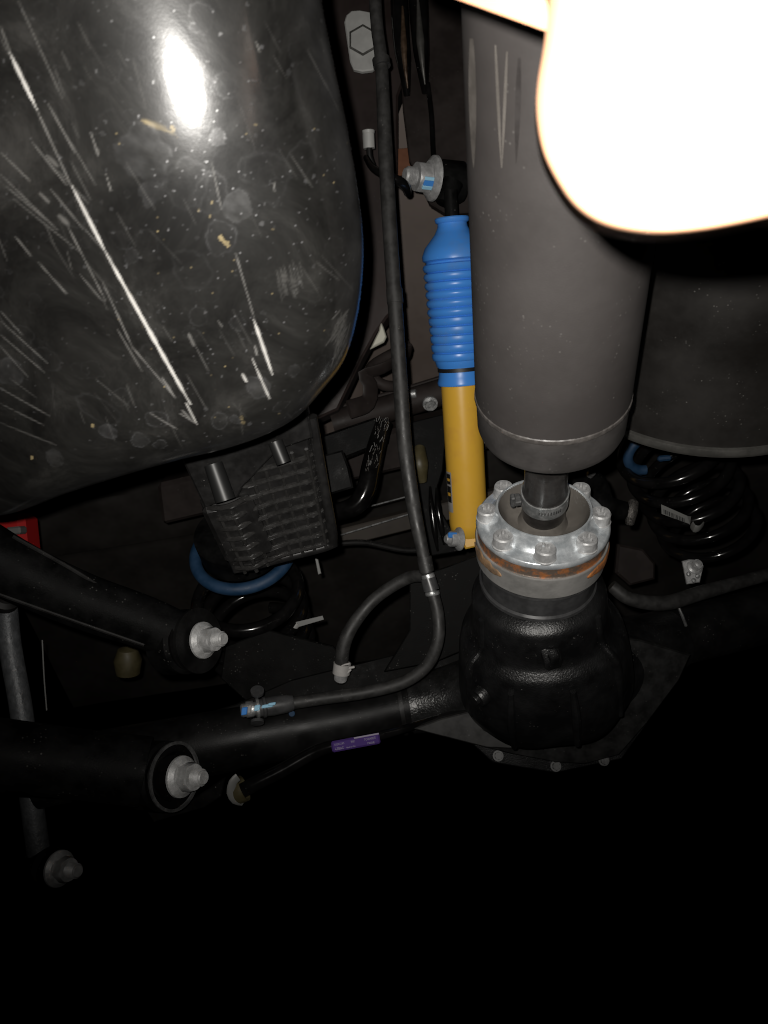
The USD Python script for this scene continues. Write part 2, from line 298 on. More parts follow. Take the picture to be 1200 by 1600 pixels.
def tank():
    out = [(470, -260), (508, -120), (524, 0), (543, 100), (563, 200), (579, 300), (588, 380), (587, 445), (577, 520), (556, 588), (518, 640), (478, 682), (425, 712), (360, 735), (290, 752), (200, 776), (100, 806), (0, 842), (-90, 872), (-160, 860), (-190, 500), (-170, -60), (-60, -170), (200, -230)]
    ou, ov = to_uv(*np.array(out).T)
    oc = spline(np.c_[ou, ov, 0 * ou][list(range(len(out))) + [0]], .002)[:, :2]; poly = Polygon(oc)
    g = .00085; us = np.arange(-.235, .215, g); vs = np.arange(-.30, .13, g); us, vs = us - us[0] + max(us[0], oc[:, 0].min() - .01), vs
    us = np.arange(max(-.22, oc[:, 0].min() - .01), oc[:, 0].max() + .012, g); vs = np.arange(oc[:, 1].min() - .012, min(.16, oc[:, 1].max() + .01), g)
    U_, V_ = np.meshgrid(us, vs, indexing='ij'); P2 = np.c_[U_.ravel(), V_.ravel()]
    s = cKDTree(oc).query(P2)[0]; inside = shapely.contains_xy(poly, P2[:, 0], P2[:, 1]); s = np.where(inside, s, -s).reshape(U_.shape)
    r = .045; k = np.clip(r - s, 0, None)
    z = np.where(s > 0, r - np.sqrt(np.maximum(r * r - np.minimum(k, r) ** 2, 0)), r + np.minimum(-s * 45, .18))
    z = np.where(s > r, 0, z)
    # slight moulding waviness
    z = z + tank_drop(U_, V_) + .0010 * (meshkit.fbm(np.stack([U_ * 14, V_ * 14, 0 * U_], -1), 2, 3) - .5)
    P = TO + U_[..., None] * tu + V_[..., None] * tv + z[..., None] * TN
    wear = np.zeros(U_.shape + (3,)); nu, nv = U_.shape
    def window(u, v, rad):
        i0, i1 = int((u - rad - us[0]) / g), int((u + rad - us[0]) / g) + 2; j0, j1 = int((v - rad - vs[0]) / g), int((v + rad - vs[0]) / g) + 2
        i0, j0 = max(i0, 0), max(j0, 0)
        return (slice(i0, max(i1, i0)), slice(j0, max(j1, j0)))
    def put(sl, ch, val):
        wear[sl][..., ch] = np.maximum(wear[sl][..., ch], val)
    def blob(px, py, rpx, amt, ring=.5, ch=0, el=1.0, ang=0., seed=0):
        u, v = to_uv(px, py); rad = rpx / 1200 * .42; sl = window(u, v, rad * 1.7); a, b = U_[sl] - u, V_[sl] - v
        if a.size == 0: return
        c, s_ = math.cos(ang), math.sin(ang); x, y = (a * c + b * s_), (-a * s_ + b * c) / el
        th = np.arctan2(y, x); d = np.hypot(x, y) / rad
        d = d * (1 + .85 * (meshkit.fbm(np.stack([np.cos(th) * 1.6, np.sin(th) * 1.6, 0 * th + seed * 3.1], -1), 4, seed) - .5))
        tex = np.clip(-.25 + 2.1 * meshkit.fbm(np.stack([a, b, 0 * a], -1) * 230, 4, seed), 0, 1.4)
        fill = np.clip((1 - d) / .12, 0, 1) * (1 - ring) * tex
        rim = np.exp(-((d - .93) / .07) ** 2) * tex
        put(sl, ch, amt * np.clip(fill + ring * rim, 0, 1))
    def scratch(x0, y0, x1, y1, wpx, amt, ch=1, fade=.5):
        n = 2; u, v = to_uv(np.array([x0, x1], float), np.array([y0, y1], float)); a = np.array([u[0], v[0]]); b = np.array([u[1], v[1]]); L = np.linalg.norm(b - a)
        if L < 1e-6: return
        lo = np.minimum(a, b) - .004; hi = np.maximum(a, b) + .004
        i0, i1 = max(0, int((lo[0] - us[0]) / g)), int((hi[0] - us[0]) / g) + 1; j0, j1 = max(0, int((lo[1] - vs[0]) / g)), int((hi[1] - vs[0]) / g) + 1
        sl = (slice(i0, max(i1, i0)), slice(j0, max(j1, j0))); q0, q1 = U_[sl] - a[0], V_[sl] - a[1]
        if q0.size == 0: return
        t_ = ((q0 * (b - a)[0] + q1 * (b - a)[1]) / L / L); d = np.abs(q0 * (b - a)[1] - q1 * (b - a)[0]) / L
        w = np.maximum(.62 * wpx / 1200 * .42 * (.35 + .65 * np.sqrt(np.clip(np.sin(np.pi * np.clip(t_, 0, 1)), 0, 1))), g * .62)
        nz = .45 + .9 * meshkit.fbm(np.stack([t_ * L * 110, 0 * t_, 0 * t_ + x0 * .7], -1), 3, int(abs(x0)) % 50)
        put(sl, ch, amt * np.clip(1.25 - d / (w * (.55 + .9 * meshkit.fbm(np.stack([t_ * L * 260, 0 * t_ + 4, 0 * t_ + y0 * .3], -1), 2, 5))), 0, 1) * nz * (.95 if amt >= .9 else .42) * (t_ > 0) * (t_ < 1) * np.clip(np.minimum(t_, 1 - t_) / .12, fade, 1))
    # water marks
    for k, (x, y, rr, am, ri, el) in enumerate([(222, 238, 36, .15, .4, 1.15), (238, 300, 20, .14, .3, .8), (372, 322, 24, .22, .35, .85), (345, 372, 25, .2, .85, 1.), (330, 300, 24, .11, .85, 1.3), (218, 690, 17, .42, .75, .9), (250, 698, 13, .4, .75, .8), (343, 660, 19, .36, .85, .75), (368, 658, 11, .45, .5, .8), (404, 606, 21, .36, .5, 1.), (440, 640, 15, .2, .8, .7), (86, 718, 23, .25, .4, .7), (14, 580, 26, .25, .5, 1.1),
                                        (168, 674, 16, .3, .4, .9), (245, 655, 20, .28, .9, .8), (190, 620, 18, .15, .9, .9), (310, 495, 15, .14, .9, 1.), (372, 505, 13, .18, .8, 1.), (460, 580, 11, .2, .6, 1.), (290, 290, 34, .08, .85, 1.), (400, 265, 24, .08, .9, 1.2), (415, 280, 38, .06, .9, 1.), (155, 640, 40, .1, .95, .6), (70, 560, 22, .1, .8, 1.), (205, 400, 13, .2, .7, .8), (340, 215, 12, .2, .4, 1.), (470, 250, 22, .07, .9, 1.3), (300, 420, 30, .06, .9, 1.), (240, 560, 26, .07, .9, 1.)]):
        blob(x, y, rr, am * .75, ri, 0, el, k * .7, k)
    for k in range(70): blob(rng.uniform(-20, 560), rng.uniform(0, 720), rng.uniform(5, 20), rng.uniform(.02, .07), .85, 0, rng.uniform(.6, 1.2), rng.uniform(0, 3), 100 + k)
    for k in range(420):                                 # dried splashes
        blob(rng.uniform(-20, 565), rng.uniform(-20, 730), rng.choice([1.4, 1.9, 2.7, 3.8], p=[.55, .28, .13, .04]), rng.uniform(.05, .36), .1, 0, rng.uniform(.7, 1.3), rng.uniform(0, 3), 300 + k)
    for k in range(240): blob(rng.uniform(180, 560), rng.uniform(180, 700), rng.uniform(1, 1.7), rng.uniform(.2, .8), 0, 2 if k % 5 == 0 else 0, 1, 0, 800 + k)
    for x, y in [(270, 200), (350, 378), (345, 372), (356, 382), (381, 664), (378, 655), (145, 665), (50, 715)]: blob(x, y, 3.2, .8, .05, 2, 1.5, .4, int(x))
    scratch(220, 187, 275, 210, 5, .9, 2); scratch(228, 188, 262, 201, 4, .7, 2)
    # gouges and scratches, as they run in the photograph
    for sc in [(0, 40, 18, 88, 3, .5), (14, 80, 58, 172, 4, 1.3), (56, 168, 112, 292, 3.2, .55), (112, 290, 168, 400, 4, 1.2), (166, 396, 298, 632, 5.2, 1.5), (170, 402, 240, 528, 3.4, 1.0), (290, 628, 308, 664, 3.4, .9), (28, 0, 98, 155, 2.4, .28), (75, 162, 118, 240, 1.6, .5), (100, 205, 150, 290, 1.2, .3),
               (50, 222, 105, 290, 2.6, .4), (70, 240, 92, 262, 5, .3), (92, 268, 138, 318, 2, .3), (60, 300, 78, 318, 5, .42), (78, 294, 130, 358, 3, .42), (90, 335, 108, 352, 7, .4), (104, 350, 165, 470, 2.6, .42), (130, 355, 175, 405, 2, .3), (160, 440, 208, 545, 2.6, .45), (205, 540, 275, 622, 2.6, .5), (252, 588, 274, 622, 4, .7),
               (0, 237, 48, 284, 2, .5), (0, 272, 90, 360, 2.6, .42), (8, 290, 80, 350, 2, .3), (20, 310, 128, 396, 1.6, .22), (24, 370, 50, 402, 1.6, .4), (60, 410, 105, 460, 1.8, .42), (0, 485, 36, 524, 1.8, .45), (0, 500, 75, 568, 2.2, .5), (0, 522, 70, 582, 2.4, .5), (0, 540, 45, 590, 1.6, .4), (0, 606, 78, 650, 2.4, .5), (0, 630, 70, 665, 2.2, .4), (0, 660, 90, 696, 2, .3), (124, 428, 160, 470, 1.5, .35), (182, 512, 222, 580, 1.4, .35),
               (368, 395, 398, 500, 2.4, .5), (396, 498, 426, 586, 4.5, 1.1), (394, 560, 422, 625, 3, .9), (378, 583, 386, 598, 4, .9), (398, 540, 402, 556, 3, .7), (280, 645, 308, 663, 2.6, .6), (284, 640, 304, 662, 2, .6), (234, 645, 278, 672, 1.8, .5), (294, 520, 304, 542, 5, .5), (300, 530, 326, 580, 1.4, .25), (330, 250, 346, 328, 1.6, .4), (400, 65, 406, 82, 2, .5), (141, 205, 154, 243, 2.4, .5), (150, 230, 154, 244, 4, .5), (165, 270, 174, 300, 2, .5), (428, 284, 429, 300, 2, .6), (340, 500, 348, 512, 3, .4)]:
        scratch(*sc)  # the brightest also carry their groove glint as white in the colour
    for k in range(26):
        x = rng.uniform(432, 470); y = rng.uniform(405, 440); scratch(x, y, x + 5, y + rng.uniform(18, 40), 2.2, rng.uniform(.06, .2))
    for k in range(60):                                  # fine hair scratches
        x, y = rng.uniform(-20, 540), rng.uniform(0, 700); L = rng.uniform(20, 90); a_ = rng.normal(1.05, .18); scratch(x, y, x + L * math.cos(a_), y + L * math.sin(a_), 1, rng.uniform(.04, .16))
    for k in range(50):                                  # scuffed rim
        x, y = [(545 + rng.normal(0, 8), 540 + rng.uniform(-50, 30)), (rng.uniform(430, 530), 0)][0]
        scratch(x, y, x - rng.uniform(6, 25), y + rng.uniform(12, 40), 1.5, rng.uniform(.05, .25))
    wear[..., 0] = np.maximum(wear[..., 0], .26 * np.exp(-(np.maximum(s, 0) / .013) ** 2) * (.3 + meshkit.fbm(np.stack([U_ * 90, V_ * 90, 0 * U_], -1), 3, 9)))
    i = np.arange(nu * nv).reshape(nu, nv); f = np.stack([i[:-1, :-1], i[1:, :-1], i[1:, 1:], i[:-1, 1:]], -1).reshape(-1, 4)
    keep = (s.ravel()[f] > -.0065).all(1)
    f = f[keep]; ids, f = np.unique(f, return_inverse=True)
    return (P.reshape(-1, 3)[ids], f.reshape(-1, 4)), np.clip(wear.reshape(-1, 3)[ids], 0, 1)
tm, tw = tank()
t = Thing('fuel_tank', 'large black plastic tank with long white scratches and water spots, flash glare on it', 'tank', TO)
t.part('tank_shell', tm, 'tank_plastic', smooth=True, attr=tw)

# ================================================================== DRIVESHAFT with its bolted joint
SO = V(863, 612, .552); SR = .0550
t = Thing('driveshaft', 'thick dark grey driveshaft tube ending in a bolted silver joint flange', 'driveshaft', SO)
t.part('tube', lathe([(-.62, 0), (-.62, SR)] + [(x, SR) for x in np.linspace(-.6, -.002, 30)], SO, AX, 128), 'shaft_paint')
bead = lambda th, tt: 1 + .0016 * np.sin(th * 57) + .0015 * np.sin(th * 23 + 1) + .001 * np.sin(th * 131)
def on_tube(px, py):                                      # where the line of sight meets the tube
    r = D(V(px, py, 1.0)); w_ = -SO; a_ = r - AX * (r @ AX); b_ = w_ - AX * (w_ @ AX); k2, k1, k0_ = a_ @ a_, 2 * a_ @ b_, b_ @ b_ - SR * SR
    disc = k1 * k1 - 4 * k2 * k0_
    return r * ((-k1 - math.sqrt(max(disc, 0))) / (2 * k2))
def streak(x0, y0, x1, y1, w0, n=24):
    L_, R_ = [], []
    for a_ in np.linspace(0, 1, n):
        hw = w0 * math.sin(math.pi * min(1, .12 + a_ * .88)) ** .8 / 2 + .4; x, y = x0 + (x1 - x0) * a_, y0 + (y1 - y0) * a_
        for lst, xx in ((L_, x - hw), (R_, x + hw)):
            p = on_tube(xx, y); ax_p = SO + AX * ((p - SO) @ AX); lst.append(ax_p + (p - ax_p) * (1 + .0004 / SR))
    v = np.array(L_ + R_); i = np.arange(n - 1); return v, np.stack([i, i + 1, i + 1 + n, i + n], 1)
for a_, m_ in (((738, 60, 741, 262, 11), 'painted_flash_streak'), ((775, 70, 784, 262, 4), 'painted_flash_streak'), ((793, 80, 785, 262, 4), 'painted_flash_streak'), ((812, 90, 807, 255, 8), 'painted_streak_shade')):
    t.part('painted_flash_streak', streak(*a_), m_)  # streaks of light and shade, laid on the tube as coloured strips
t.part('weld_bead', lathe([(-.003, SR * .99), (-.0018, SR * 1.010), (.0008, SR * 1.013), (.0024, SR * 1.0), (.003, SR * .9)], SO, AX, 256, fn=bead), 'weld_bead')
t.part('end_sleeve', lathe([(.002, SR * .985), (.004, SR * .99), (.026, SR * .985), (.031, SR * .955), (.033, SR * .90), (.030, SR * .8), (.02, SR * .35), (.02, 0)], SO, AX, 128), 'sleeve_paint')
JO = V(848, 812, .68)
jb = [(0, .0445), (.0, .0570), (.0012, .0584), (.0042, .0588), (.0062, .0578), (.0062, .050)]
pth = [(-.0125, .0388), (-.0150, .0398), (-.0150, .0412), (-.0135, .0420), (-.009, .0426), (-.0045, .0445), (-.0015, .0475), (0, .0500), (0, .0565), (.0010, .0582), (.0038, .0588), (.0060, .0580), (.0062, .05)]
cover = t.part('joint_cover', lathe(pth, JO, AJ, 128), 'zinc', smooth=50)
t.part('boot_cup', lathe([(-.0142, .0395), (-.006, .036), (.000, .030), (.002, .022), (-.004, .0195), (-.014, .0185), (-.016, .0165), (-.016, 0)], JO, AJ, 96), 'dark_rubber', smooth=50)
stub0 = SO + AX * .018; stub1 = JO - AJ * .004
sx = D(stub1 - stub0); sl = np.linalg.norm(stub1 - stub0)
t.part('stub_shaft', lathe([(0, 0), (0, .0178), (sl * .35, .0178), (sl * .37, .0186), (sl * .45, .0186), (sl * .47, .0178), (sl * .66, .0178), (sl * .7, .0192), (sl * .98, .0185), (sl, .017), (sl, 0)], stub0, sx, 64), 'stub_steel')
cl = t.part('hose_clamp', lathe([(sl * .72, .0186), (sl * .72, .0201), (sl * .83, .0203), (sl * .83, .0186)], stub0, sx, 64), 'zinc_dull')
e1, e2, _ = frame(sx); co = stub0 + sx * sl * .765
sd = D([-.9, .1, -.35]); sd = D(sd - sx * (sd @ sx))
t.part('clamp_screw', join(rbox(co + sd * .0235, sd, np.cross(sx, sd), sx, (.006, .010, .0065), .001), rbox(co + sd * .0275 + sx * .0, sd, np.cross(sx, sd), sx, (.004, .006, .014), .001)), 'bolt_dark', cl)
for k in range(9):
    q = D(math.cos(-1.9 + k * .13) * e1 + math.sin(-1.9 + k * .13) * e2)
    q = D(np.array([-.35 + k * .1, -.35, -.9])); q = D(q - sx * (q @ sx))
    t.part('band_slot', rbox(co + q * .0203, q, np.cross(sx, q), sx, (.0008, .0009, .0045), .0002), 'bolt_dark', cl)
race = t.part('joint_race', lathe([(.006, .03), (.0062, .0566), (.0165, .0566), (.0172, .0572), (.0172, .03)], JO, AJ, 128), 'rust')
ring = t.part('machined_ring', lathe([(.0165, .04), (.0172, .0585), (.0185, .0592), (.040, .0580), (.0425, .056), (.0425, .04)], JO, AJ, 128), 'machined_steel')
e1, e2, _ = frame(AJ)
def wrapped(T, name, text, o, ax, r, tt, ang, h, m, parent, lift=.0002):
    q = meshkit.text_mesh(text, h, .0003); v = np.asarray(q.vertices).copy(); w = v[:, 0].max(); f1, f2, a3 = frame(ax)
    th = ang + (v[:, 0] - w / 2) / r; rad = r + lift + v[:, 2] - .0001
    p = o + a3 * (tt - v[:, 1])[:, None] + rad[:, None] * (np.cos(th)[:, None] * f1 + np.sin(th)[:, None] * f2)
    T.part(name, (p, np.asarray(q.faces)), m, parent, smooth=False)
def ang_of(vec, ax):
    f1, f2, _ = frame(ax); return math.atan2(vec @ f2, vec @ f1)
def sector(t0, t1, r, a0, a1, o, ax, n=60, rough=.35, seed=0, th=.0006):
    """A patch of scale on a ring: ragged edges, slightly proud."""
    f1, f2, a3 = frame(ax); a = np.linspace(a0, a1, n); m = 9; v = []
    lo = t0 + (t1 - t0) * rough * meshkit.fbm(np.c_[a * 9, 0 * a, 0 * a + seed], 3, seed); hi = t1 - (t1 - t0) * rough * meshkit.fbm(np.c_[a * 7, 0 * a + 5, 0 * a + seed], 3, seed + 5)
    env = np.sqrt(np.clip(np.sin(np.pi * (a - a0) / (a1 - a0)), 0, 1)); mid = (lo + hi) / 2; lo = mid + (lo - mid) * env; hi = mid + (hi - mid) * env
    for j in range(m):
        s_ = j / (m - 1); tt = lo + (hi - lo) * s_; rr = r + th * (math.sin(math.pi * s_) ** .5 if 0 < s_ < 1 else -.3)
        v.append(o + tt[:, None] * a3 + rr * (np.cos(a)[:, None] * f1 + np.sin(a)[:, None] * f2))
    i = np.arange(m * n).reshape(m, n); return np.vstack(v), np.stack([i[:-1, :-1], i[:-1, 1:], i[1:, 1:], i[1:, :-1]], -1).reshape(-1, 4)
view = -D(JO)
a_c = ang_of(np.array([0, -.63, -.775]), AJ); a_r = ang_of(np.array([1., 0, 0]), AJ)
sgn = 1 if ((a_r - a_c + math.pi) % (2 * math.pi) - math.pi) > 0 else -1
t.part('rust_patch', sector(.0135, .0350, .0594, *sorted((a_c + sgn * .55, a_c + sgn * 1.75)), JO, AJ, seed=2), 'rust_orange', ring)
t.part('rust_patch', sector(.0145, .0335, .0594, *sorted((a_c - sgn * 1.6, a_c - sgn * .75)), JO, AJ, seed=4), 'tan_scale', ring)
t.part('dark_ring', lathe([(.042, .04), (.0425, .0552), (.046, .0556), (.047, .0535), (.068, .0528), (.070, .0545), (.0735, .0545), (.075, .052), (.075, .03)], JO, AJ, 128), 'black_steel')
def torx(n=60):
    a = np.linspace(0, 2 * np.pi, n, endpoint=False); r = .0052 * (1 + .24 * np.cos(6 * a)); return Polygon(np.c_[r * np.cos(a), r * np.sin(a)])
star = torx()
for k in range(8):
    a = math.radians(-7 + 45 * k); f1 = D(np.array([1., 0, 0]) - AJ * AJ[0]); f2 = np.cross(AJ, f1); f2 = f2 if f2[1] > 0 else -f2
    o = JO + .0490 * (math.cos(a) * f1 + math.sin(a) * f2)
    hb = t.part('bolt', join(lathe([(.001, 0), (.001, .0096), (-.0006, .0098), (-.0012, .0090), (-.0092, .0088), (-.0108, .0077), (-.0108, .0058)], o, AJ, 40)), 'bolt_grey', cover, smooth=30)
    rg = Polygon([(0.0078 * math.cos(q), .0078 * math.sin(q)) for q in np.linspace(0, 2 * np.pi, 40, endpoint=False)]).difference(shapely.affinity.rotate(star, 17 * k))
    m_ = trimesh.creation.extrude_polygon(rg, .0045, engine='earcut'); v = np.asarray(m_.vertices); base = trimesh.creation.cylinder(.0075, .002, sections=24)
    p = o + v[:, :1] * f1 + v[:, 1:2] * f2 + (-.0109 + v[:, 2:]) * AJ
    b = np.asarray(base.vertices); pb = o + b[:, :1] * f1 + b[:, 1:2] * f2 + (-.0109 + .0052 + b[:, 2:]) * AJ
    t.part('bolt_socket', join((p, np.asarray(m_.faces)), (pb, np.asarray(base.faces))), 'bolt_grey', cover, smooth=False)

# ================================================================== REAR AXLE
AO = JO + AJ * .075; AH = D([.17, -.765, .62])
t = Thing('rear_axle', 'black rear axle with tube, round differential housing and bolted cover rim', 'axle', AO + AJ * .2)
def lump(th, tt): return 1 + .05 * np.sin(3 * th + 1) * np.clip(tt / .1, 0, 1) + .025 * np.sin(7 * th) * np.clip((tt - .08) / .1, 0, 1)
hs = t.part('differential_housing', lathe([(-.002, .03), (.0, .046), (.004, .0535), (.008, .060), (.014, .0635), (.040, .0655), (.048, .0668), (.053, .0700), (.057, .0752), (.063, .0795), (.074, .0822), (.098, .0850), (.122, .0870), (.140, .087), (.156, .083), (.166, .073), (.168, 0)], AO, AH, 120, fn=lump), 'cast_black', smooth=50)
# casting details: oil plug boss, ribs
pb = V(862, 1026, .697)
t.part('casting_boss', join(rbox(pb, [1, .3, 0], [-.3, 1, 0], AJ, (.017, .019, .012), .003), rbox(pb + V(0, 0, 0) + np.array([.001, 0, -.004]), [1, .5, 0], [-.5, 1, 0], AJ, (.009, .010, .012), .002)), 'cast_black', hs)
e1h, e2h, _ = frame(AH)
def on_house(deg, tt_, r_):
    """where the casting skin lies at an angle measured from the side that faces down, in degrees"""
    a_ = a_h + math.radians(deg) * sgn; return AO + AH * tt_ + r_ * (math.cos(a_) * e1h + math.sin(a_) * e2h)
a_h = ang_of(np.array([0, -.63, -.775]), AH)
for deg, pr in ((-62, [(.012, .064), (.05, .068), (.065, .083), (.10, .088), (.14, .089)]), (48, [(.012, .064), (.045, .068), (.062, .082), (.10, .087), (.14, .089)]), (12, [(.066, .083), (.10, .0885), (.14, .090)]), (-28, [(.07, .083), (.11, .0890), (.15, .088)])):
    t.part('casting_rib', tube([on_house(deg, a_, b_) for a_, b_ in pr], [.003, .0048, .003], 10), 'cast_black', hs)
for deg, tt_, r_ in ((-50, .09, .088),):
    o = on_house(deg, tt_, r_); nrm_ = D(o - (AO + AH * tt_)); t.part('casting_boss', join(lathe([(-.01, .012), (.002, .0105), (.005, .009), (.005, 0)], o, nrm_, 24), hexprism(o + nrm_ * .004, nrm_, .0055, .005)), 'cast_black', hs)
t.part('tube_boss', tube([V(800, 1082, .86), V(745, 1082, .885), V(700, 1090, .893), V(652, 1099, .894)], [.052, .044, .0365, .033], 40, smooth=False), 'collar_paint')
t.part('tube_boss', tube([V(900, 1060, .85), V(950, 1035, .875), V(1010, 1012, .90), V(1050, 998, .912)], [.056, .050, .041, .036], 40, smooth=False), 'cast_black')
# cover rim: thick plate with bolts
rim_px = [(648, 1138), (690, 1122), (738, 1110), (752, 1060), (800, 1010), (900, 990), (1000, 1000), (1078, 1022), (1060, 1062), (1012, 1128), (968, 1180), (915, 1196), (868, 1194), (800, 1180), (720, 1158)]
rim = t.part('cover_rim', plate([V(x, y, .835 + (y - 1100) * .00012 + abs(x - 860) * .00004) for x, y in rim_px], .014, .0016), 'rim_paint', smooth=25)
t.part('gusset', plate([V(x, y, .828) for x, y in [(646, 1139), (690, 1123), (738, 1111), (756, 1140), (800, 1160), (850, 1172), (760, 1168)]], .008, .0012), 'gusset_paint', smooth=25)
cov = t.part('cover_flange', plate([V(x, y, .865) for x, y in [(738, 1163), (770, 1192), (868, 1208), (972, 1186), (1012, 1130), (900, 1040), (780, 1060)]], .012, .0014), 'cast_black', smooth=25)
for x, y in [(778, 1181), (868, 1197), (943, 1188)]:
    o = V(x, y, .862); t.part('cover_bolt', join(lathe([(0, 0), (0, .0062), (.002, .006), (.002, 0)], o, [0, .3, -1], 24), hexprism(o, [0, .3, -1], .0045, .006)), 'bolt_dark', rim)
# left tube
tb = [V(745, 1086, .90), V(640, 1102, .895), V(540, 1124, .885), V(380, 1152, .87), V(200, 1185, .86), V(60, 1210, .85)]
t.part('axle_tube', tube(tb, [.031, .030, .032, .035, .036, .036], 40), 'axle_paint')
t.part('weld_collar', tube([V(690, 1094, .897), V(660, 1099, .896), V(640, 1102, .896)], [.0345, .0335, .0325], 40, smooth=False), 'collar_paint')
for x, y in ((655, 1099), (628, 1104)):
    t.part('tube_band', tube([V(x + 3, y, .894), V(x - 3, y + 1, .894)], .0325, 40, smooth=False), 'black_satin')
t.part('axle_tube', tube([V(960, 1030, .90), V(1040, 1000, .915), V(1160, 970, .93), V(1300, 930, .95)], [.036, .034, .034, .034], 40), 'axle_paint')
# flat shelf bracket along the tube, its edge catches the flash
t.part('shelf_bracket', plate([V(x, y, .895 - (y - 1050) * .0002) for x, y in [(163, 1164), (270, 1130), (368, 1100), (455, 1062), (622, 1021), (735, 990), (742, 1052), (600, 1075), (420, 1120), (250, 1165)]], .012, .0016), 'plate_paint', smooth=25)
t.part('arm_bracket', plate([V(x, y, .90) for x, y in [(352, 1010), (420, 985), (520, 1010), (560, 1050), (430, 1085), (395, 1105), (345, 1060)]], .006, .0012), 'plate_paint', smooth=25)
t.part('pinion_bracket', plate([V(x, y, .86) for x, y in [(640, 905), (700, 885), (745, 868), (762, 890), (765, 960), (740, 1010), (680, 1035), (600, 1050), (640, 985)]], .005, .0012), 'plate_paint', smooth=25)
t.part('link_tab', plate([V(x, y, .83) for x, y in [(240, 1285), (320, 1262), (345, 1245), (352, 1215), (300, 1250), (230, 1270)]], .006, .0012), 'plate_paint', smooth=25)
t.part('blue_dab', lathe([(0, 0), (0, .0035), (.0006, .003), (.0006, 0)], V(456, 1115, .838), [0, 0, -1], 16), 'blue_paint')

# ================================================================== SHOCK ABSORBER
k0, k1 = V(733, 838, 1.0), V(706, 340, .90); SA = D(k1 - k0); SL = np.linalg.norm(k1 - k0)
def sh(py): return SL * (838 - py) / (838 - 340) if False else ((lambda f: f)(np.interp(py, [340, 400, 460, 580, 700, 838], [SL * q for q in SH_T])))
tt = np.linspace(0, 1, 400); pp = k0 + (k1 - k0) * tt[:, None]; pyy = 800 - pp[:, 1] / pp[:, 2] * 1200
def sh(py): return float(np.interp(-py, -pyy, tt * SL))
t = Thing('shock_absorber', 'yellow shock absorber with ribbed blue rubber boot, left of the driveshaft', 'shock absorber', k0)
body = t.part('body', lathe([(sh(838), .0), (sh(836), .018), (sh(826), .0235), (sh(815), .0245), (sh(590), .0245), (sh(588), 0)], k0, SA, 64), 'yellow_paint')
t.part('rod', lathe([(sh(420), .008), (sh(330), .008), (sh(330) + .03, .008)], k0, SA, 24), 'arm_paint')
pr = [(sh(602), .0246), (sh(602), .0272), (sh(598), .0285), (sh(588), .0262), (sh(578), .0258), (sh(577), .0265), (sh(572), .0265)]
bt = t.part('boot', None or lathe([(a, b) for a, b in (lambda L: L)(
    [(sh(601), .0250), (sh(600), .0280), (sh(596), .0287), (sh(588), .0268), (sh(580), .0262), (sh(573), .0262), (sh(570), .0285)] +
    [q for i, (ya, yb) in enumerate(zip(np.linspace(562, 410, 12)[:-1], np.linspace(562, 410, 12)[1:])) for q in
     [(sh(ya), .0300 + .00035 * i), (sh(ya + (yb - ya) * .12), .0322 + .0004 * i), (sh(ya + (yb - ya) * .5), .0335 + .0004 * i + (.0006 if i > 4 else 0)), (sh(ya + (yb - ya) * .82), .0330 + .0004 * i), (sh(ya + (yb - ya) * .96), .0305 + .00035 * i)]] +
    [(sh(408), .0335), (sh(405), .0375), (sh(398), .0378), (sh(385), .0340), (sh(365), .0215), (sh(355), .0178), (sh(349), .0172), (sh(347), .0195), (sh(342), .0205), (sh(336), .0195), (sh(334), .014), (sh(334), .008)])], k0, SA, 80), 'blue_rubber', smooth=45)
t.part('boot_tie', lathe([(sh(579), .0262), (sh(579), .0276), (sh(573), .0276), (sh(573), .0262)], k0, SA, 64), 'print_black', bt)
f1, f2, _ = frame(SA); q = D(np.array([-.93, -.05, -.36])); q = D(q - SA * (q @ SA)); a0 = math.atan2(q @ f2, q @ f1)
def curved(t0, t1, a, w, r, o, ax, n=10):
    g1, g2, g3 = frame(ax); al = np.linspace(a - w / 2, a + w / 2, n); v = [o + tt_ * g3 + rr * (np.cos(al)[:, None] * g1 + np.sin(al)[:, None] * g2) for tt_, rr in ((t0, r - .0004), (t0, r), (t1, r), (t1, r - .0004))]
    i = np.arange(4 * n).reshape(4, n); return np.vstack(v), np.stack([i[:-1, :-1], i[:-1, 1:], i[1:, 1:], i[1:, :-1]], -1).reshape(-1, 4)
st = t.part('sticker', curved(sh(795), sh(733), a0, .55, .0248, k0, SA), 'tag_white', body)
for ya, yb, w_, mm in ((793, 783, .36, 'tag_white'), (780, 755, .4, 'print_black'), (752, 736, .4, 'print_black'), (770, 765, .3, 'yellow_paint'), (747, 743, .3, 'yellow_paint')):
    t.part('sticker_print', curved(sh(ya), sh(yb), a0, w_, .02495 if mm != 'yellow_paint' else .0251, k0, SA), mm, body)
t.part('lower_eye', plate([V(x, y, .985) for x, y in [(722, 836), (748, 836), (750, 853), (728, 858), (722, 848)]], .018, .002), 'yellow_paint', smooth=25)
nt = flange_nut(t, V(718, 842, .965), [-.9, .0, -.35], .0105, 'bolt_grey', True, None, (0, 1, 0), .5)
t.part('paint_mark', rbox(V(707, 836, .955), [-.9, 0, -.35], [0, 1, 0], [.3, 0, -1], (.012, .007, .004), .001), 'blue_mark')

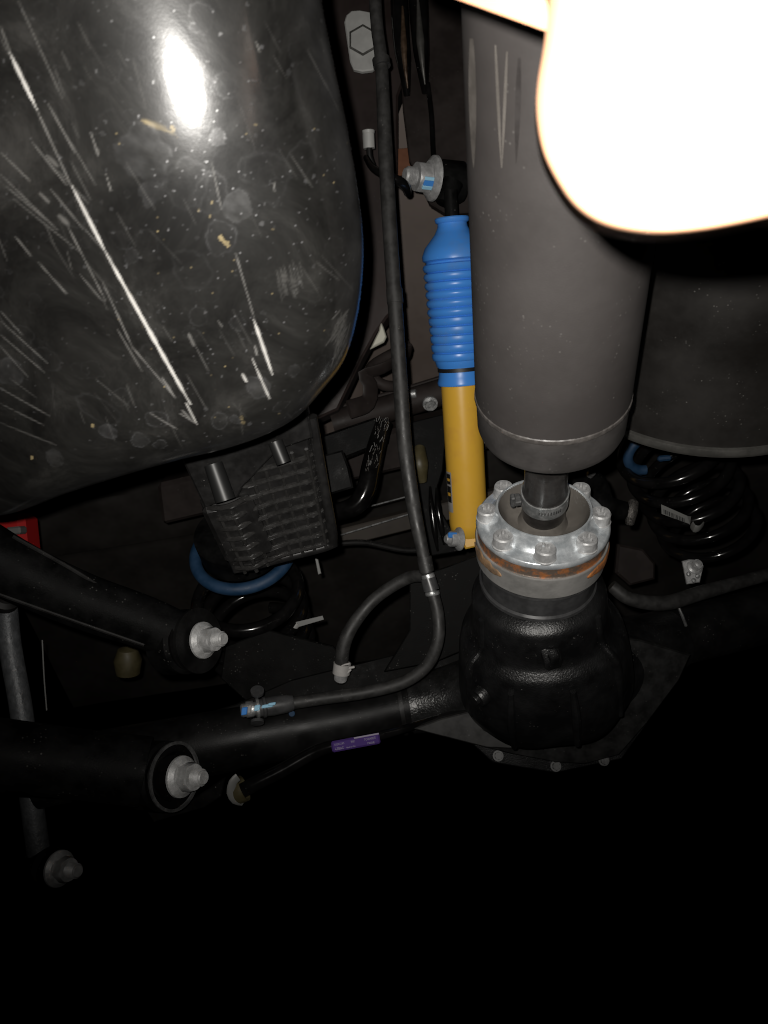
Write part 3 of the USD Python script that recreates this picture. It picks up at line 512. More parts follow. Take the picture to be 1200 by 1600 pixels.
# ================================================================== shock's bracket (black, glossy flutes) behind the hose
t = Thing('shock_bracket', 'tall glossy black bracket beside the lower end of the yellow shock', 'bracket', V(675, 850, 1.03))
t.part('plate', plate([V(x, y, 1.04) for x, y in [(640, 660), (700, 645), (692, 735), (684, 760), (690, 800), (712, 838), (716, 862), (655, 872), (648, 800)]], .008, .0015), 'arm_paint', smooth=25)
for x0, y0, x1, y1 in ((674, 790, 680, 836), (684, 792, 690, 826)):
    t.part('flute', tube([V(x0 - 2, y0 - 30, 1.034), V(x0, y0, 1.03), V(x1, y1, 1.03), V(x1 + 4, y1 + 25, 1.036)], [.0015, .0042, .0042, .0015], 14), 'black_gloss')
single('rubber_hanger', 'oval brown rubber hanger against the black shock bracket', 'rubber mount', tube([V(656, 700, 1.0), V(655, 722, .99), V(660, 752, 1.0)], [.007, .012, .006], 20), 'olive')

# ================================================================== UPPER SHOCK MOUNT and top brackets
t = Thing('upper_mount', 'dark upper shock mount with glossy edges, above the blue boot', 'bracket', V(670, 180, .98))
t.part('plate', plate([V(x, y, .99) for x, y in [(618, -30), (760, -30), (745, 330), (700, 335), (672, 318), (640, 250), (630, 170), (622, 60)]], .01, .0015), 'underbody_dark', smooth=25)
t.part('flange', tube([V(622, -30, .955), V(627, 60, .955), V(632, 105, .96), V(636, 150, .975)], [.011, .011, .010, .004], 18), 'black_gloss')
t.part('flange', tube([V(652, -30, .955), V(657, 60, .955), V(661, 110, .957), V(664, 145, .975)], [.012, .012, .010, .004], 18), 'black_gloss')
t.part('painted_gloss_streak', tube([V(629, 10, .942), V(632, 90, .943), V(637, 138, .952)], [.0012, .0042, .001], 12), 'painted_gloss_brown')  # gloss streaks of both straps, put in as pale tapered strips
t.part('painted_gloss_streak', tube([V(653, 0, .94), V(658, 80, .941), V(664, 132, .95)], [.0015, .0052, .001], 12), 'seam_metal')
t.part('edge', tube([V(668, 130, .965), V(674, 180, .965), V(677, 240, .96), V(682, 300, .97)], .0032, 12), 'black_gloss')
t.part('bushing', lathe([(0, 0), (0, .022), (.004, .0245), (.03, .0245), (.034, .022), (.034, 0)], V(684, 282, .945), [.95, .0, .2], 48), 'arm_paint')
t.part('shackle', tube([V(694, 318, .93), V(700, 300, .93), V(705, 285, .93)], [.011, .013, .015], 20), 'arm_paint')
single('rectangular_bracket', 'small brown grey rectangular plate in the gap beside the driveshaft top', 'plate', rbox(V(703, 192, 1.03), ex, ey, UPW, (.045, .05, .01), .002), 'underbody')
single('orange_patch', 'brown orange primer patch on the floor behind the blue-marked bolt', 'patch', plate([V(x, y, 1.08) for x, y in [(620, 232), (646, 230), (650, 268), (620, 275)]], .004, .0008), 'brown_orange')
t = Thing('flange_bolt', 'large flange bolt with a blue paint mark above the blue boot', 'bolt', V(672, 279, .93))
bo, ba = V(678, 279, .93), D([-.93, -.05, -.36])
flange_nut(t, bo, ba, .0185, 'bolt_grey', True, None, (.1, .6, -1), .75)
n1 = D(np.array([0, 0, -1.]) - ba * (ba @ np.array([0, 0, -1.]))); n2 = np.array([0, -1., 0]) - ba * (ba @ np.array([0, -1., 0])); n2 = D(n2 - n1 * (n1 @ n2))
for deg, wd, mm in ((28, .0042, 'blue_pale'), (45, .0062, 'blue_mark'), (63, .0052, 'blue_pale')):
    q = math.cos(math.radians(deg)) * n1 + math.sin(math.radians(deg)) * n2
    t.part('paint_mark', rbox(bo + ba * .0135 + q * .0172, ba, np.cross(q, ba), q, (.0125, wd, .003), .0006), mm)
t = Thing('access_plug', 'pale grey oval plate with a hexagon in it, top centre between tank and hose', 'plug', V(560, 62, .98))
ov = [(538, 34), (541, 23), (549, 16), (562, 15), (578, 18), (588, 30), (594, 88), (590, 102), (582, 109), (566, 111), (553, 108), (547, 96)]
pl = t.part('plate', plate([V(x, y, .985) for x, y in ov], .006, .0015), 'grey_plug', smooth=40)
t.part('hex_rim', lathe([(0, .0180), (-.001, .0198), (-.003, .0198), (-.004, .0180), (-.002, .0172)], V(567, 64, .984), [0, 0, 1], 6, ref=(0, 1, 0)), 'seam_metal', pl, smooth=False)
t.part('hex_face', lathe([(-.001, .0178), (-.0025, .0172), (-.0025, 0)], V(567, 64, .984), [0, 0, 1], 6, ref=(0, 1, 0)), 'grey_plug', pl, smooth=False)
t = Thing('cap_screw', 'small pale hexagonal screw cap beside the hose, left of the flange bolt', 'bolt', V(576, 220, .94))
t.part('cap', join(hexprism(V(577, 232, .94), [-.05, 1, -.25], .0078, .018), lathe([(.017, .0), (.017, .0075), (.02, .0078), (.021, .006), (.021, 0)], V(577, 232, .94), [-.05, 1, -.25], 24)), 'grey_plug', smooth=25)
t.part('stem', tube([V(577, 232, .94), V(578, 245, .942), V(584, 262, .945)], .0038, 12), 'black_satin')
single('wire_hook', 'black bent wire hook crossing the hose left of the flange bolt', 'hook', tube([V(572, 246, .90), V(582, 262, .885), V(600, 272, .872), V(622, 282, .872), V(634, 292, .885), V(637, 302, .90)], [.0035, .004, .0045, .0052, .006, .0045], 14), 'black_gloss')
single('pale_clip', 'glossy ivory plastic clip between the tank edge and the hose', 'clip', plate([V(x, y, 1.02) for x, y in [(578, 545), (586, 528), (592, 516), (595, 500), (600, 512), (604, 526), (600, 534), (588, 540)]], .006, .002), 'white_plastic', smooth=60)

# ================================================================== CROSS MEMBER, stabiliser bar and bits in the gap
t = Thing('cross_member', 'dark frame cross member running behind the hose and the yellow shock', 'frame', V(640, 640, 1.06))
t.part('rail', rbox(V(640, 690, 1.14), V(780, 650, 1.14) - V(500, 715, 1.14), [.0, .9, -.4], [0, .4, .9], (.75, .065, .05), .006), 'underbody_dark', smooth=25)
t.part('round_bar', tube([V(520, 662, 1.06), V(600, 640, 1.06), V(660, 622, 1.05), V(790, 582, 1.04)], .0185, 28), 'underbody_dark')
t.part('upper_lip', tube([V(520, 640, 1.07), V(640, 606, 1.06), V(780, 562, 1.05)], .004, 10), 'underbody_dark')
ho = V(672, 630, 1.03)
t.part('bolt_head', join(lathe([(0, 0), (0, .0105), (.003, .010), (.003, 0)], ho, [.05, -.5, -.85], 32), hexprism(ho, [.05, -.5, -.85], .0075, .009)), 'zinc_dull', smooth=25)
t.part('lug', join(lathe([(0, 0), (0, .006), (.014, .006), (.015, .004), (.015, 0)], V(634, 617, 1.035), [1, .1, -.2], 20)), 'zinc_dull')
single('hanger_loop', 'dark bent hanger loop behind the hose at the tank corner', 'hanger', tube([V(620, 604, 1.03), V(600, 602, 1.02), V(585, 592, 1.02), V(580, 575, 1.03), V(600, 560, 1.04), V(640, 540, 1.05)], .0075, 16), 'underbody_dark')
single('tank_strap', 'dark strap end curling beside the tank corner', 'strap', tube([V(545, 640, .98), V(575, 628, 1.0), V(578, 600, 1.0), V(570, 585, 1.0), V(600, 575, 1.0), V(640, 550, 1.02)], .012, 14, flat=(1, .25)), 'underbody_dark')
single('frame_bracket', 'long dark bracket sloping up behind the ribbed canister', 'bracket', plate([V(x, y, .98) for x, y in [(440, 730), (468, 692), (585, 652), (612, 660), (606, 690), (540, 716), (505, 735)]], .02, .003), 'arm_paint')
t = Thing('sill_channel', 'brown grey channel with two bright folded edges behind the hose', 'channel', V(580, 830, 1.2))
t.part('channel', rbox(V(580, 826, 1.21), V(640, 808, 1.2) - V(500, 843, 1.2), [0, .95, -.3], [0, .3, .95], (.40, .030, .02), .002), 'sill_paint', smooth=25)
t.part('folded_edge', tube([V(480, 852, 1.165), V(650, 800, 1.165)], .0012, 8, smooth=False), 'zinc_dull')
t.part('folded_edge', tube([V(560, 796, 1.165), V(650, 772, 1.165)], .0010, 8, smooth=False), 'zinc_dull')
def corr(s): return 1 + .10 * np.sign(np.sin(s * 900)) * (s < .085)
t = Thing('vent_pipe', 'black bent pipe with a glittering braided upper end, right of the ribbed canister', 'pipe', V(560, 770, .95))
t.part('pipe', tube([V(600, 660, .97), V(590, 690, .96), V(580, 730, .95), V(572, 765, .945), V(555, 790, .945), V(520, 802, .95), V(480, 812, .96)], [.0105, .0115, .0125, .0125, .012, .0105, .0105], 24), 'black_gloss')
for k in range(46):
    a, b = rng.uniform(0, 1), rng.uniform(-.8, .8); c = V(600, 655, .955) + (V(578, 738, .935) - V(600, 655, .955)) * a; c = c + np.array([b * .010, 0, -.001 - .005 * (1 - b * b)])
    dr = D(np.array([.25 + rng.normal(0, .25), 1, -.1])); t.part('braid_strand', tube([c, c + dr * rng.uniform(.003, .009)], .00028, 5, smooth=False), 'braid' if k % 3 else 'tag_grey')
single('hanger_cable', 'thin dark cable running low behind the main hose', 'cable', tube([V(520, 850, 1.15), V(570, 848, 1.14), V(640, 860, 1.12), V(700, 850, 1.1)], .0045, 10), 'black_satin')

# ================================================================== BRAKE HOSE
t = Thing('brake_hose', 'long black rubber hose hanging from the top and splitting in two at the axle', 'hose', V(668, 905, .80))
main = [V(584, -40, .80), V(589, 40, .80), V(596, 100, .80), V(603, 250, .80), V(612, 400, .80), V(619, 500, .80), V(627, 620, .80), V(633, 700, .80), V(646, 790, .80), V(660, 860, .80), V(667, 895, .80)]
t.part('hose', tube(main, [.0066, .0066, .0070, .0078, .0078, .0078, .0078, .0078, .0078, .0074, .0062], 24), 'hose_rubber')
for a, b, r_ in ((V(595, 92, .80), V(597, 104, .80), .0092), (V(616, 452, .80), V(617.5, 474, .80), .0086), (V(663, 870, .80), V(667, 893, .80), .0078)):
    t.part('sleeve', tube([a, b], r_, 28, smooth=False), 'hose_rubber')
t.part('ferrule', lathe([(0, 0), (0, .0066), (.003, .0072), (.006, .0066), (.006, 0)], V(668, 897, .80), V(671, 907, .80) - V(668, 897, .80), 32), 'zinc_dull')
t.part('splitter', tube([V(669, 903, .80), V(674, 922, .80)], [.0078, .0086], 24, smooth=False), 'black_steel')
t.part('ferrule', lathe([(0, .005), (0, .0072), (.002, .0078), (.004, .0072), (.004, .005)], V(675, 924, .80), V(677, 936, .80) - V(675, 924, .80), 32), 'zinc_dull')
t.part('branch_hose', tube([V(676, 926, .80), V(684, 960, .80), V(684, 1000, .80), V(668, 1038, .805), V(630, 1066, .81), V(570, 1082, .815), V(500, 1092, .82), V(455, 1099, .82)], .0066, 20), 'hose_rubber')
t.part('branch_hose', tube([V(672, 903, .81), V(640, 902, .83), V(590, 932, .84), V(556, 970, .84), V(538, 1005, .84), V(533, 1040, .845), V(532, 1060, .86)], [.006, .0068, .0068, .0068, .0074, .0078, .0078], 20), 'hose_rubber')
hc = t.part('hose_clip', lathe([(0, .0085), (0, .0096), (.012, .0096), (.012, .0085)], V(535, 1036, .843), V(533, 1052, .845) - V(535, 1036, .843), 32), 'tag_white')
t.part('clip_ear', join(rbox(V(548, 1043, .84), [1, .2, 0], [-.2, 1, 0], [0, 0, 1], (.009, .0025, .004), .0006), rbox(V(545, 1049, .84), [1, .9, 0], [-.9, 1, 0], [0, 0, 1], (.007, .0022, .004), .0006), rbox(V(540, 1038, .838), [1, .2, 0], [-.2, 1, 0], [0, 0, 1], (.010, .002, .004), .0006)), 'tag_white', hc)
t.part('hose_end', tube([V(534, 1050, .845), V(532, 1060, .85)], .0075, 20, smooth=False), 'bolt_grey')
fx0, fx1 = V(458, 1098, .815), V(374, 1111, .80); fa = fx1 - fx0; fl = np.linalg.norm(fa)
t.part('fitting', lathe([(0, 0), (0, .0078), (.006, .0092), (fl * .38, .0102), (fl * .5, .0096), (fl * .52, .0108), (fl * .56, .0108), (fl * .58, .0092), (fl * .66, .0092), (fl * .66, 0)], fx0, fa, 40), 'black_steel')
fn_ = t.part('fitting_nut', join(lathe([(fl * .64, 0), (fl * .64, .0105), (fl * .69, .0105), (fl * .69, 0)], fx0, fa, 32), hexprism(fx0 + D(fa) * fl * .74, fa, .0088, fl * .14), lathe([(fl * .68, 0), (fl * .68, .007), (fl * .95, .007), (fl * .98, .0055), (fl * .98, 0)], fx0, fa, 24)), 'zinc_dull', smooth=25)
for x, y, w_, h_, mm in ((418, 1103, .012, .0035, 'blue_pale'), (402, 1106, .006, .006, 'blue_pale'), (382, 1111, .006, .008, 'blue_mark'), (425, 1100, .008, .003, 'blue_pale'), (390, 1108, .004, .008, 'tag_white')):
    t.part('paint_mark', rbox(V(x, y, .793), fa, [.1, 1, 0], [0, 0, 1], (w_, h_, .003), .0008), mm)
t.part('fitting_tab', lathe([(0, 0), (0, .007), (.003, .007), (.003, 0)], V(402, 1082, .80), [.1, .8, -.6], 24), 'black_steel')
t.part('fitting_tab', lathe([(0, 0), (0, .007), (.003, .007), (.003, 0)], V(402, 1126, .80), [.1, -.8, -.6], 24), 'black_steel')

# ================================================================== RIBBED CANISTER
t = Thing('vapour_canister', 'black plastic box with a waffle grid of ribs, under the tank edge', 'canister', V(420, 800, .72))
c00, c10, c11, c01 = V(372, 890, .745), V(520, 852, .745), V(484, 655, .66), V(285, 705, .66)     # bottom-left, bottom-right, top-right, top-left of the face
def face(a, b): return (1 - a) * (1 - b) * c00 + a * (1 - b) * c10 + a * b * c11 + (1 - a) * b * c01
cn = D(np.cross(c10 - c00, c01 - c00)); cn = cn if cn[2] > 0 else -cn
outl = [(0.04, 0), (.94, 0), (.985, .015), (1, .06), (1.0, 1), (0, 1), (0, .05)]
shell = t.part('shell', plate([face(a, b) for a, b in outl], .075, .006), 'plastic_grid', smooth=30)
t.part('flange_rim', tube([face(a, b) + cn * .004 for a, b in [(-.01, .6), (-.01, .05), (.03, -.012), (.5, -.015), (.95, -.012), (1.012, .05), (1.015, .5), (1.015, 1)]], .0052, 14), 'plastic_grid', shell)
bulge = lambda a, b: -.010 * math.exp(-((a - .17) / .18) ** 2) * (1 if b < .62 else 0.2)
for j in range(9):
    b = .035 + j * .088
    pts = [face(a, b + (.012 if a < .36 else 0)) + cn * (bulge(a, b) - .0005 + .006 * max(0, a - .9) / .1) for a in np.linspace(.0, 1.0, 26)]
    t.part('rib', tube(pts, [.0022] + [.0028] * 8 + [.0024], 8, step=.004), 'rib_plastic_lit', shell)
for i in range(8):
    a = .075 + i * .122
    top = .80 if i > 2 else .52
    t.part('cross_rib', tube([face(a, b) + cn * (bulge(a, b) - .0002) for b in np.linspace(.0, top, 14)], .0019, 8, step=.004), 'rib_plastic_lit', shell)
t.part('side_bulge', rbox(face(.17, .34) - cn * .0015, c10 - c00, c01 - c00, cn, (.047, .070, .014), .005), 'plastic_grid', shell)
t.part('top_step', plate([face(a, b) - cn * .014 for a, b in [(.0, .62), (.3, .64), (.36, .70), (.72, .9), (1, .92), (1, 1.2), (0, 1.2)]], .014, .002), 'plastic_grid', shell, smooth=25)
t.part('pin', tube([V(333, 725, .645), V(352, 782, .648)], [.0078, .0086], 28, smooth=False), 'pin_plastic')
t.part('pin', tube([V(430, 690, .642), V(443, 724, .644)], [.0062, .0062], 28, smooth=False), 'pin_plastic')
t.part('side_tab', plate([V(x, y, .80) for x, y in [(490, 715), (535, 703), (545, 730), (552, 762), (515, 773), (500, 760)]], .01, .002), 'arm_paint')
for k in range(60):                                      # stippled right flank
    a = .955 + (k % 4) * .014; b = .42 + (k // 4) * .040; p = face(a, b) + cn * (.0004 + (k % 4) * .0003)
    t.part('stipple', rbox(p, c10 - c00, c01 - c00, cn, (.0014, .0016, .002), .0005), 'plastic_grid', shell) if k < 60 and rng.random() < .85 else None

# ================================================================== COIL SPRINGS
def helix(o, ax, r, turns, pitch, a0=0.):
    e1, e2, a3 = frame(ax); s = np.linspace(0, turns, int(turns * 40)); th = a0 + s * 2 * np.pi
    return o + s[:, None] * pitch * a3 + r * (np.cos(th)[:, None] * e1 + np.sin(th)[:, None] * e2)
t = Thing('coil_spring', 'black coil spring with a blue seat ring, below the ribbed canister', 'coil spring', V(410, 1000, 1.02))
so = V(410, 1010, 1.02); sa = D([-.06, .70, -.72])
t.part('coil', tube(helix(so, sa, .064, 3.6, .036), .0078, 14, smooth=False), 'black_gloss')
e1, e2, a3 = frame(sa); rc = V(380, 862, .90)
al = np.linspace(0, 2 * np.pi, 90); pts = rc + .056 * (np.cos(al)[:, None] * e1 + np.sin(al)[:, None] * e2)
px_ = 600 + pts[:, 0] / pts[:, 2] * 1200; py_ = 800 - pts[:, 1] / pts[:, 2] * 1200
t.part('seat_ring', tube(pts, .0072, 14, smooth=False), 'blue_paint')
t.part('ring_notch', rbox(V(335, 882, .893), [.7, .7, 0], [-.7, .7, 0], [0, 0, 1], (.013, .018, .02), .002), 'black_satin')
t.part('spring_cup', lathe([(0, 0), (0, .048), (.03, .05), (.03, 0)], rc + sa * .004, sa, 40), 'arm_paint')
ct = Thing('coil_tag', 'pale paper strip tied round the left coil spring', 'tag', V(455, 985, .94))
ct.part('strip', plate([V(x, y, .93) for x, y in [(462, 972), (504, 962), (506, 968), (465, 980)]], .0006, .0001), 'tag_grey')
ct.part('loop', tube([V(447, 984, .935), V(449, 991, .93), V(455, 991, .93), V(460, 984, .93), V(466, 975, .93)], .0035, 10, flat=(1, .3)), 'tag_white')
t = Thing('coil_spring', 'black coil spring at the far right below the muffler, behind the barcode tag', 'coil spring', V(1130, 790, .95))
sa2 = D([.50, -.62, .45]); so2 = V(1040, 690, .93)
t.part('coil', tube(helix(so2, sa2, .058, 5.2, .034, .8), .0068, 14, smooth=False), 'black_gloss')
e1, e2, a3 = frame(sa2)
al = np.linspace(0, 2 * np.pi, 70); 
ring2 = V(1018, 706, .935) + .026 * (np.cos(al)[:, None] * D([1, .15, 0]) * 1.1 + np.sin(al)[:, None] * D([0, .8, -.6]))
t.part('seat_ring', tube(ring2[12:52], .0062, 12, smooth=False), 'blue_paint')
t.part('seat_pad', rbox(V(1038, 716, .93), [1, .1, 0], [-.1, 1, 0], [0, 0, 1], (.016, .007, .008), .002), 'blue_paint')

# ================================================================== CONTROL ARMS at the left
BA = D([.86, .14, -.50])
t = Thing('control_arm', 'upper black control arm ending in a bushing with a grey nut, left below tank', 'control arm', V(280, 1010, .80))
t.part('arm', tube([V(-120, 800, .74), V(0, 878, .76), V(120, 935, .785), V(225, 972, .80), V(280, 996, .805)], [.030, .031, .029, .028, .026], 30, flat=(1, .8)), 'arm_paint')
o = V(282, 1003, .815)
t.part('eye', lathe([(-.02, 0), (-.02, .030), (-.016, .034), (.010, .034), (.014, .031), (.014, .0)], o, BA, 56), 'arm_paint')
t.part('bushing', lathe([(.013, .0), (.0135, .0305), (.017, .031), (.019, .027), (.020, .022), (.020, 0)], o, BA, 56), 'black_gloss')
t.part('outer_cup', lathe([(.024, 0), (.024, .034), (.028, .034), (.028, 0)], o, BA, 56), 'axle_paint')
flange_nut(t, o + BA * .032, BA, .0135, 'nut_grey', True, None, (.2, .8, .3), .85)
t.part('upper_lip', tube([V(20, 838, .75), V(130, 900, .775), V(250, 980, .80)], .0022, 8), 'black_satin')
t.part('lower_lip', tube([V(-20, 922, .745), V(110, 968, .765), V(225, 1008, .785)], .002, 8), 'black_satin')
t = Thing('control_arm', 'lower black control arm ending in a large bushing with a grey nut, lower left', 'control arm', V(250, 1215, .76))
t.part('arm', tube([V(-140, 1165, .70), V(0, 1180, .73), V(110, 1192, .75), V(228, 1206, .765)], [.034, .034, .033, .034], 30), 'arm_paint')
o = V(249, 1212, .775)
t.part('eye', lathe([(-.03, 0), (-.03, .028), (-.025, .034), (.010, .034), (.013, .031), (.013, 0)], o, BA, 56), 'arm_paint')
t.part('bushing', lathe([(.0125, 0), (.013, .031), (.018, .0325), (.021, .030), (.021, .024), (.016, .02), (.016, 0)], o, BA, 56), 'black_gloss')
t.part('sleeve', lathe([(.017, .0305), (.021, .0335), (.023, .0335), (.023, .0305)], o, BA, 72), 'bolt_dark')
flange_nut(t, o + BA * .030, BA, .0142, 'nut_grey', True, None, (.2, .8, .3), .9)
t = Thing('stabilizer_link', 'grey upright link rod at the left edge with a double nut at its foot', 'link', V(90, 1358, .86))
t.part('rod', tube([V(8, 930, .90), V(16, 1010, .90), V(34, 1115, .89), V(48, 1240, .88), V(62, 1345, .875)], .0125, 24), 'link_grey')
t.part('top_joint', lathe([(0, 0), (0, .016), (.01, .017), (.014, .012), (.014, 0)], V(6, 940, .885), [.5, .6, -.6], 32), 'black_satin')
t.part('foot', lathe([(-.03, 0), (-.03, .022), (0, .024), (.004, .02), (.004, 0)], V(78, 1358, .87), BA, 40), 'arm_paint')
flange_nut(t, V(92, 1357, .86), BA, .0138, 'nut_grey', True, None, (.2, .8, .3), 1.1)
single('red_reservoir', 'red plastic container with a grey cap, half hidden behind the upper arm', 'container', join(rbox(V(8, 842, 1.02), [1, .1, 0], [-.1, 1, 0], [0, 0, 1], (.075, .062, .05), .008)), 'red_plastic')
single('container_cap', 'dark grey cap on the red container at the left edge', 'cap', rbox(V(26, 829, .98), [1, .1, 0], [-.1, 1, 0], [0, 0, 1], (.018, .010, .02), .002), 'tag_grey')
single('olive_bump_stop', 'olive yellow rubber stop below the upper control arm', 'bump stop', lathe([(0, 0), (0, .016), (.02, .019), (.035, .013), (.04, 0)], V(200, 1052, 1.06), [.05, 1, -.2], 32), 'olive')
single('wire_edge', 'thin pale wire running down beside the link rod', 'wire', tube([V(66, 1000, .93), V(69, 1060, .93), V(73, 1110, .93)], .0009, 8), 'tag_grey')

# ================================================================== SENSOR CABLE with the purple tag
t = Thing('sensor_cable', 'black cable under the axle tube carrying a purple printed label', 'cable', V(480, 1185, .82))
t.part('cable', tube([V(362, 1246, .80), V(392, 1228, .80), V(440, 1204, .805), V(490, 1176, .81), V(530, 1163, .81), V(590, 1150, .815), V(640, 1136, .83), V(690, 1120, .86)], [.0078, .0078, .0072, .0068, .0052, .0048, .004, .004], 20), 'black_gloss')
la, lb = V(518, 1167, .806), V(593, 1153, .812); lx = D(lb - la); lz = D(np.array([0, .25, -1.]) - lx * (lx @ np.array([0, .25, -1.]))); ly = np.cross(lx, lz); ly = ly if ly[1] > 0 else -ly
L = np.linalg.norm(lb - la)
lbp = t.part('label', rbox((la + lb) / 2 + lz * .003, lx, ly, lz, (L, .0112, .006), .0016), 'purple', smooth=25)
t.part('label_border', rbox((la + lb) / 2 + lz * .0058 + ly * .0047 + lx * .012, lx, ly, lz, (L * .52, .0016, .0010), .0002), 'print_white', lbp)
for s_, x_, y_, h_ in (('43BAC', .003, -.0040, .0030), ('RW', .0205, .0005, .0026), ('Made in USA', .0150, -.0040, .0017), ('TOWARDS', .0345, .0002, .0026), ('FRAME', .0375, -.0040, .0024), ('68286383', .003, .0008, .0022)):
    q = meshkit.text_mesh(s_, h_ * .86, .0003); v = np.asarray(q.vertices); v = v * [.8, 1, 1]
    t.part('label_print', (la + v[:, :1] * lx + v[:, 1:2] * ly + lx * x_ + ly * y_ + lz * (.0061 + v[:, 2:]), np.asarray(q.faces)), 'print_white', lbp, smooth=False)
t.part('clip', lathe([(0, .0092), (0, .0105), (.005, .0135), (.013, .0135), (.013, .012), (.005, .0092)], V(364, 1240, .795), V(392, 1226, .795) - V(364, 1240, .795), 40), 'olive')
t.part('clip_band', tube([V(372, 1214, .785), V(364, 1222, .783), V(361, 1238, .783), V(368, 1250, .785), V(380, 1253, .79)], .0045, 12, flat=(1, .35)), 'tag_grey')

# ================================================================== MUFFLER
t = Thing('muffler', 'large dark brown muffler shell with a pale seam, right of the driveshaft', 'muffler', V(1120, 600, .75))
MO = V(1085, 545, .78); mr = .165
ovl = lambda th, tt: 1 - .12 * np.sin(th) ** 2
AM = D([.10, -.72, .69])
e1, e2, _ = frame(AM)
t.part('shell', lathe([(-.5, 0), (-.5, mr * .9), (-.48, mr)] + [(x, mr) for x in np.linspace(-.46, -.004, 16)] + [(0, mr * .998), (.012, mr * .9), (.02, mr * .6), (.02, 0)], MO, AM, 128, fn=ovl), 'muffler_skin', smooth=40)
t.part('seam', lathe([(-.006, mr * .99), (-.005, mr * 1.018), (-.001, mr * 1.026), (.003, mr * 1.018), (.004, mr * .98)], MO, AM, 160, fn=ovl), 'seam_metal')

# ================================================================== RIGHT-HAND SMALL THINGS
t = Thing('barcode_tag', 'white paper tag with a barcode tied on at the right, under the coil spring', 'tag', V(1060, 800, .9))
p4 = [V(1033, 788, .90), V(1074, 806, .90), V(1078, 819, .90), V(1034, 803, .90)]
tp = t.part('paper', plate(p4, .0006, .0001), 'tag_grey', smooth=False)
u_, v_ = p4[1] - p4[0], p4[3] - p4[0]
for k, (a, w) in enumerate([(.08, .02), (.13, .05), (.21, .02), (.27, .05), (.36, .02), (.41, .04), (.5, .02), (.56, .05), (.66, .03), (.72, .02), (.77, .05), (.85, .02)]):
    c = [p4[0] + u_ * (a + da) + v_ * b for da, b in ((0, .42), (w, .42), (w, .88), (0, .88))]
    t.part('bar', (np.array(c + [q_ + [0, 0, -.0006] for q_ in c]), np.array([[4, 5, 6], [4, 6, 7], [0, 1, 5], [0, 5, 4], [2, 3, 7], [2, 7, 6], [1, 2, 6], [1, 6, 5], [3, 0, 4], [3, 4, 7]])), 'print_black', tp, smooth=False)
t.part('neck', plate([V(1071, 806, .902), V(1080, 807, .905), V(1078, 820, .905), V(1073, 815, .902)], .0006, .0001), 'tag_grey', smooth=False)
t.part('loop', tube([V(1081, 820, .903), V(1085, 826, .898), V(1092, 826, .898), V(1098, 820, .903)], .0052, 12, flat=(1, .25)), 'tag_grey')
t = Thing('bolted_tab', 'small grey metal tab with a bolt and embossed dots, right of the joint', 'bracket', V(1083, 895, .92))
tbp = t.part('tab', plate([V(x, y, .925) for x, y in [(1067, 877), (1078, 874), (1094, 876), (1100, 884), (1094, 910), (1074, 913)]], .004, .0012), 'bolt_grey', smooth=25)
flange_nut(t, V(1085, 886, .924), [.15, .5, -.85], .0068, 'bolt_grey', True, None, (0, 1, 0), .4)
for x, y in ((1076, 897), (1090, 900), (1084, 907)):
    t.part('dot', lathe([(0, .003), (.0018, .0022), (.0022, 0)], V(x, y, .9245), [0, .1, -1], 16), 'zinc_dull', tbp)
single('braided_line', 'short braided line end right of the silver flange', 'hose', tube([V(990, 785, .88), V(986, 800, .875), V(984, 818, .88)], [.006, .0075, .005], 16), 'braid')
single('dark_lever', 'dark cast lever arm behind the top right of the joint flange', 'lever', tube([V(905, 745, .84), V(930, 758, .86), V(945, 790, .87), V(985, 800, .885)], [.012, .014, .013, .010], 18), 'arm_paint')
single('lever_bolt', 'tiny grey bolt on the dark lever right of the stub shaft', 'bolt', hexprism(V(922, 742, .82), [.1, .4, -.9], .0045, .006), 'bolt_dark')
single('grey_panel', 'dim grey panel behind the right side of the joint', 'panel', plate([V(x, y, 1.05) for x, y in [(966, 850), (1005, 858), (1024, 880), (1024, 905), (985, 915), (962, 895)]], .01, .003), 'underbody_dark')
single('parking_cable', 'black sheathed cable looping right of the joint above the axle', 'cable', tube([V(955, 915, .85), V(985, 936, .85), V(1040, 942, .86), V(1100, 925, .88), V(1210, 895, .92)], [.007, .0085, .0085, .0075, .0075], 18), 'hose_rubber')
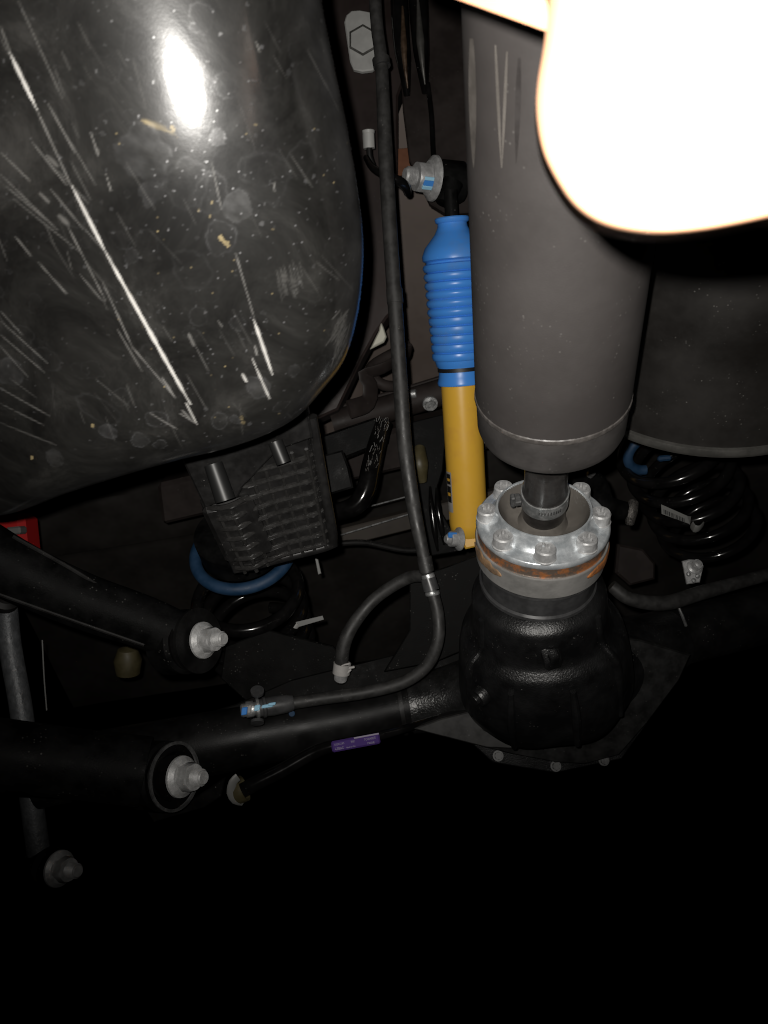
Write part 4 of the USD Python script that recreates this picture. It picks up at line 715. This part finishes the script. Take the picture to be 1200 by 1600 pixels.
single('axle_wire', 'thin pale wire clip on the right axle tube', 'wire', tube([V(1060, 948, .875), V(1066, 962, .873), V(1072, 978, .875)], .0018, 8), 'bolt_dark')
single('thin_clip', 'thin grey metal clip hanging below the ribbed canister', 'clip', plate([V(x, y, .98) for x, y in [(492, 872), (497, 874), (502, 896), (497, 898)]], .002, .0006), 'tag_grey')

# ================================================================== BLOWN-OUT BRACKET next to the flash
def lobe():
    """Thick rounded plate: outline lofted front to back with a rounded edge."""
    c = [(610, -130, .150), (625, -62, .150), (740, -50, .150), (828, -38, .152), (858, -28, .154), (852, 60, .160), (841, 130, .185), (840, 180, .19), (850, 234, .19), (875, 284, .185), (905, 322, .175), (950, 348, .16), (1020, 360, .14), (1100, 355, .115), (1210, 333, .09), (1330, 300, .075), (1400, -80, .10)]
    p = spline(np.array([V(q[0], q[1], 1 / (5.3 + .0060 * (q[0] - 840))) for q in c]), .0016); ctr = V(1080, 60, 1 / (5.3 + .0060 * 240))
    rings = []
    for k in range(14):
        a = k / 13 * math.pi / 2
        s_ = 1 - .10 * (1 - math.sin(a)); z = -.007 * math.cos(a)
        rings.append(ctr + (p - ctr) * s_ + np.array([0, 0, z]))
    rings = rings + [p + np.array([.002, .002, .012])]
    n = len(p); v = np.vstack(rings); f = []
    for i in range(len(rings) - 1):
        a = i * n + np.arange(n); b = i * n + (np.arange(n) + 1) % n; f.append(np.stack([a, b, b + n, a + n], 1))
    f = np.vstack(f); f = np.vstack([f[:, [0, 1, 2]], f[:, [0, 2, 3]]])
    for base in (0, (len(rings) - 1) * n):
        c_ = v[base:base + n].mean(0); v = np.vstack([v, c_]); a = base + np.arange(n); b = base + (np.arange(n) + 1) % n
        # fan from a point inside the outline
        v[-1] = ctr + np.array([0, 0, -.006 if base == 0 else .012]); f = np.vstack([f, np.stack([a, b, np.full(n, len(v) - 1)], 1)])
    return v, f
t = Thing('pale_bracket', 'rounded pale bracket close to the lens, blown out white by the flash, top right corner', 'bracket', V(1080, 60, .14))
t.part('plate', lobe(), 'pale_bracket', smooth=50)
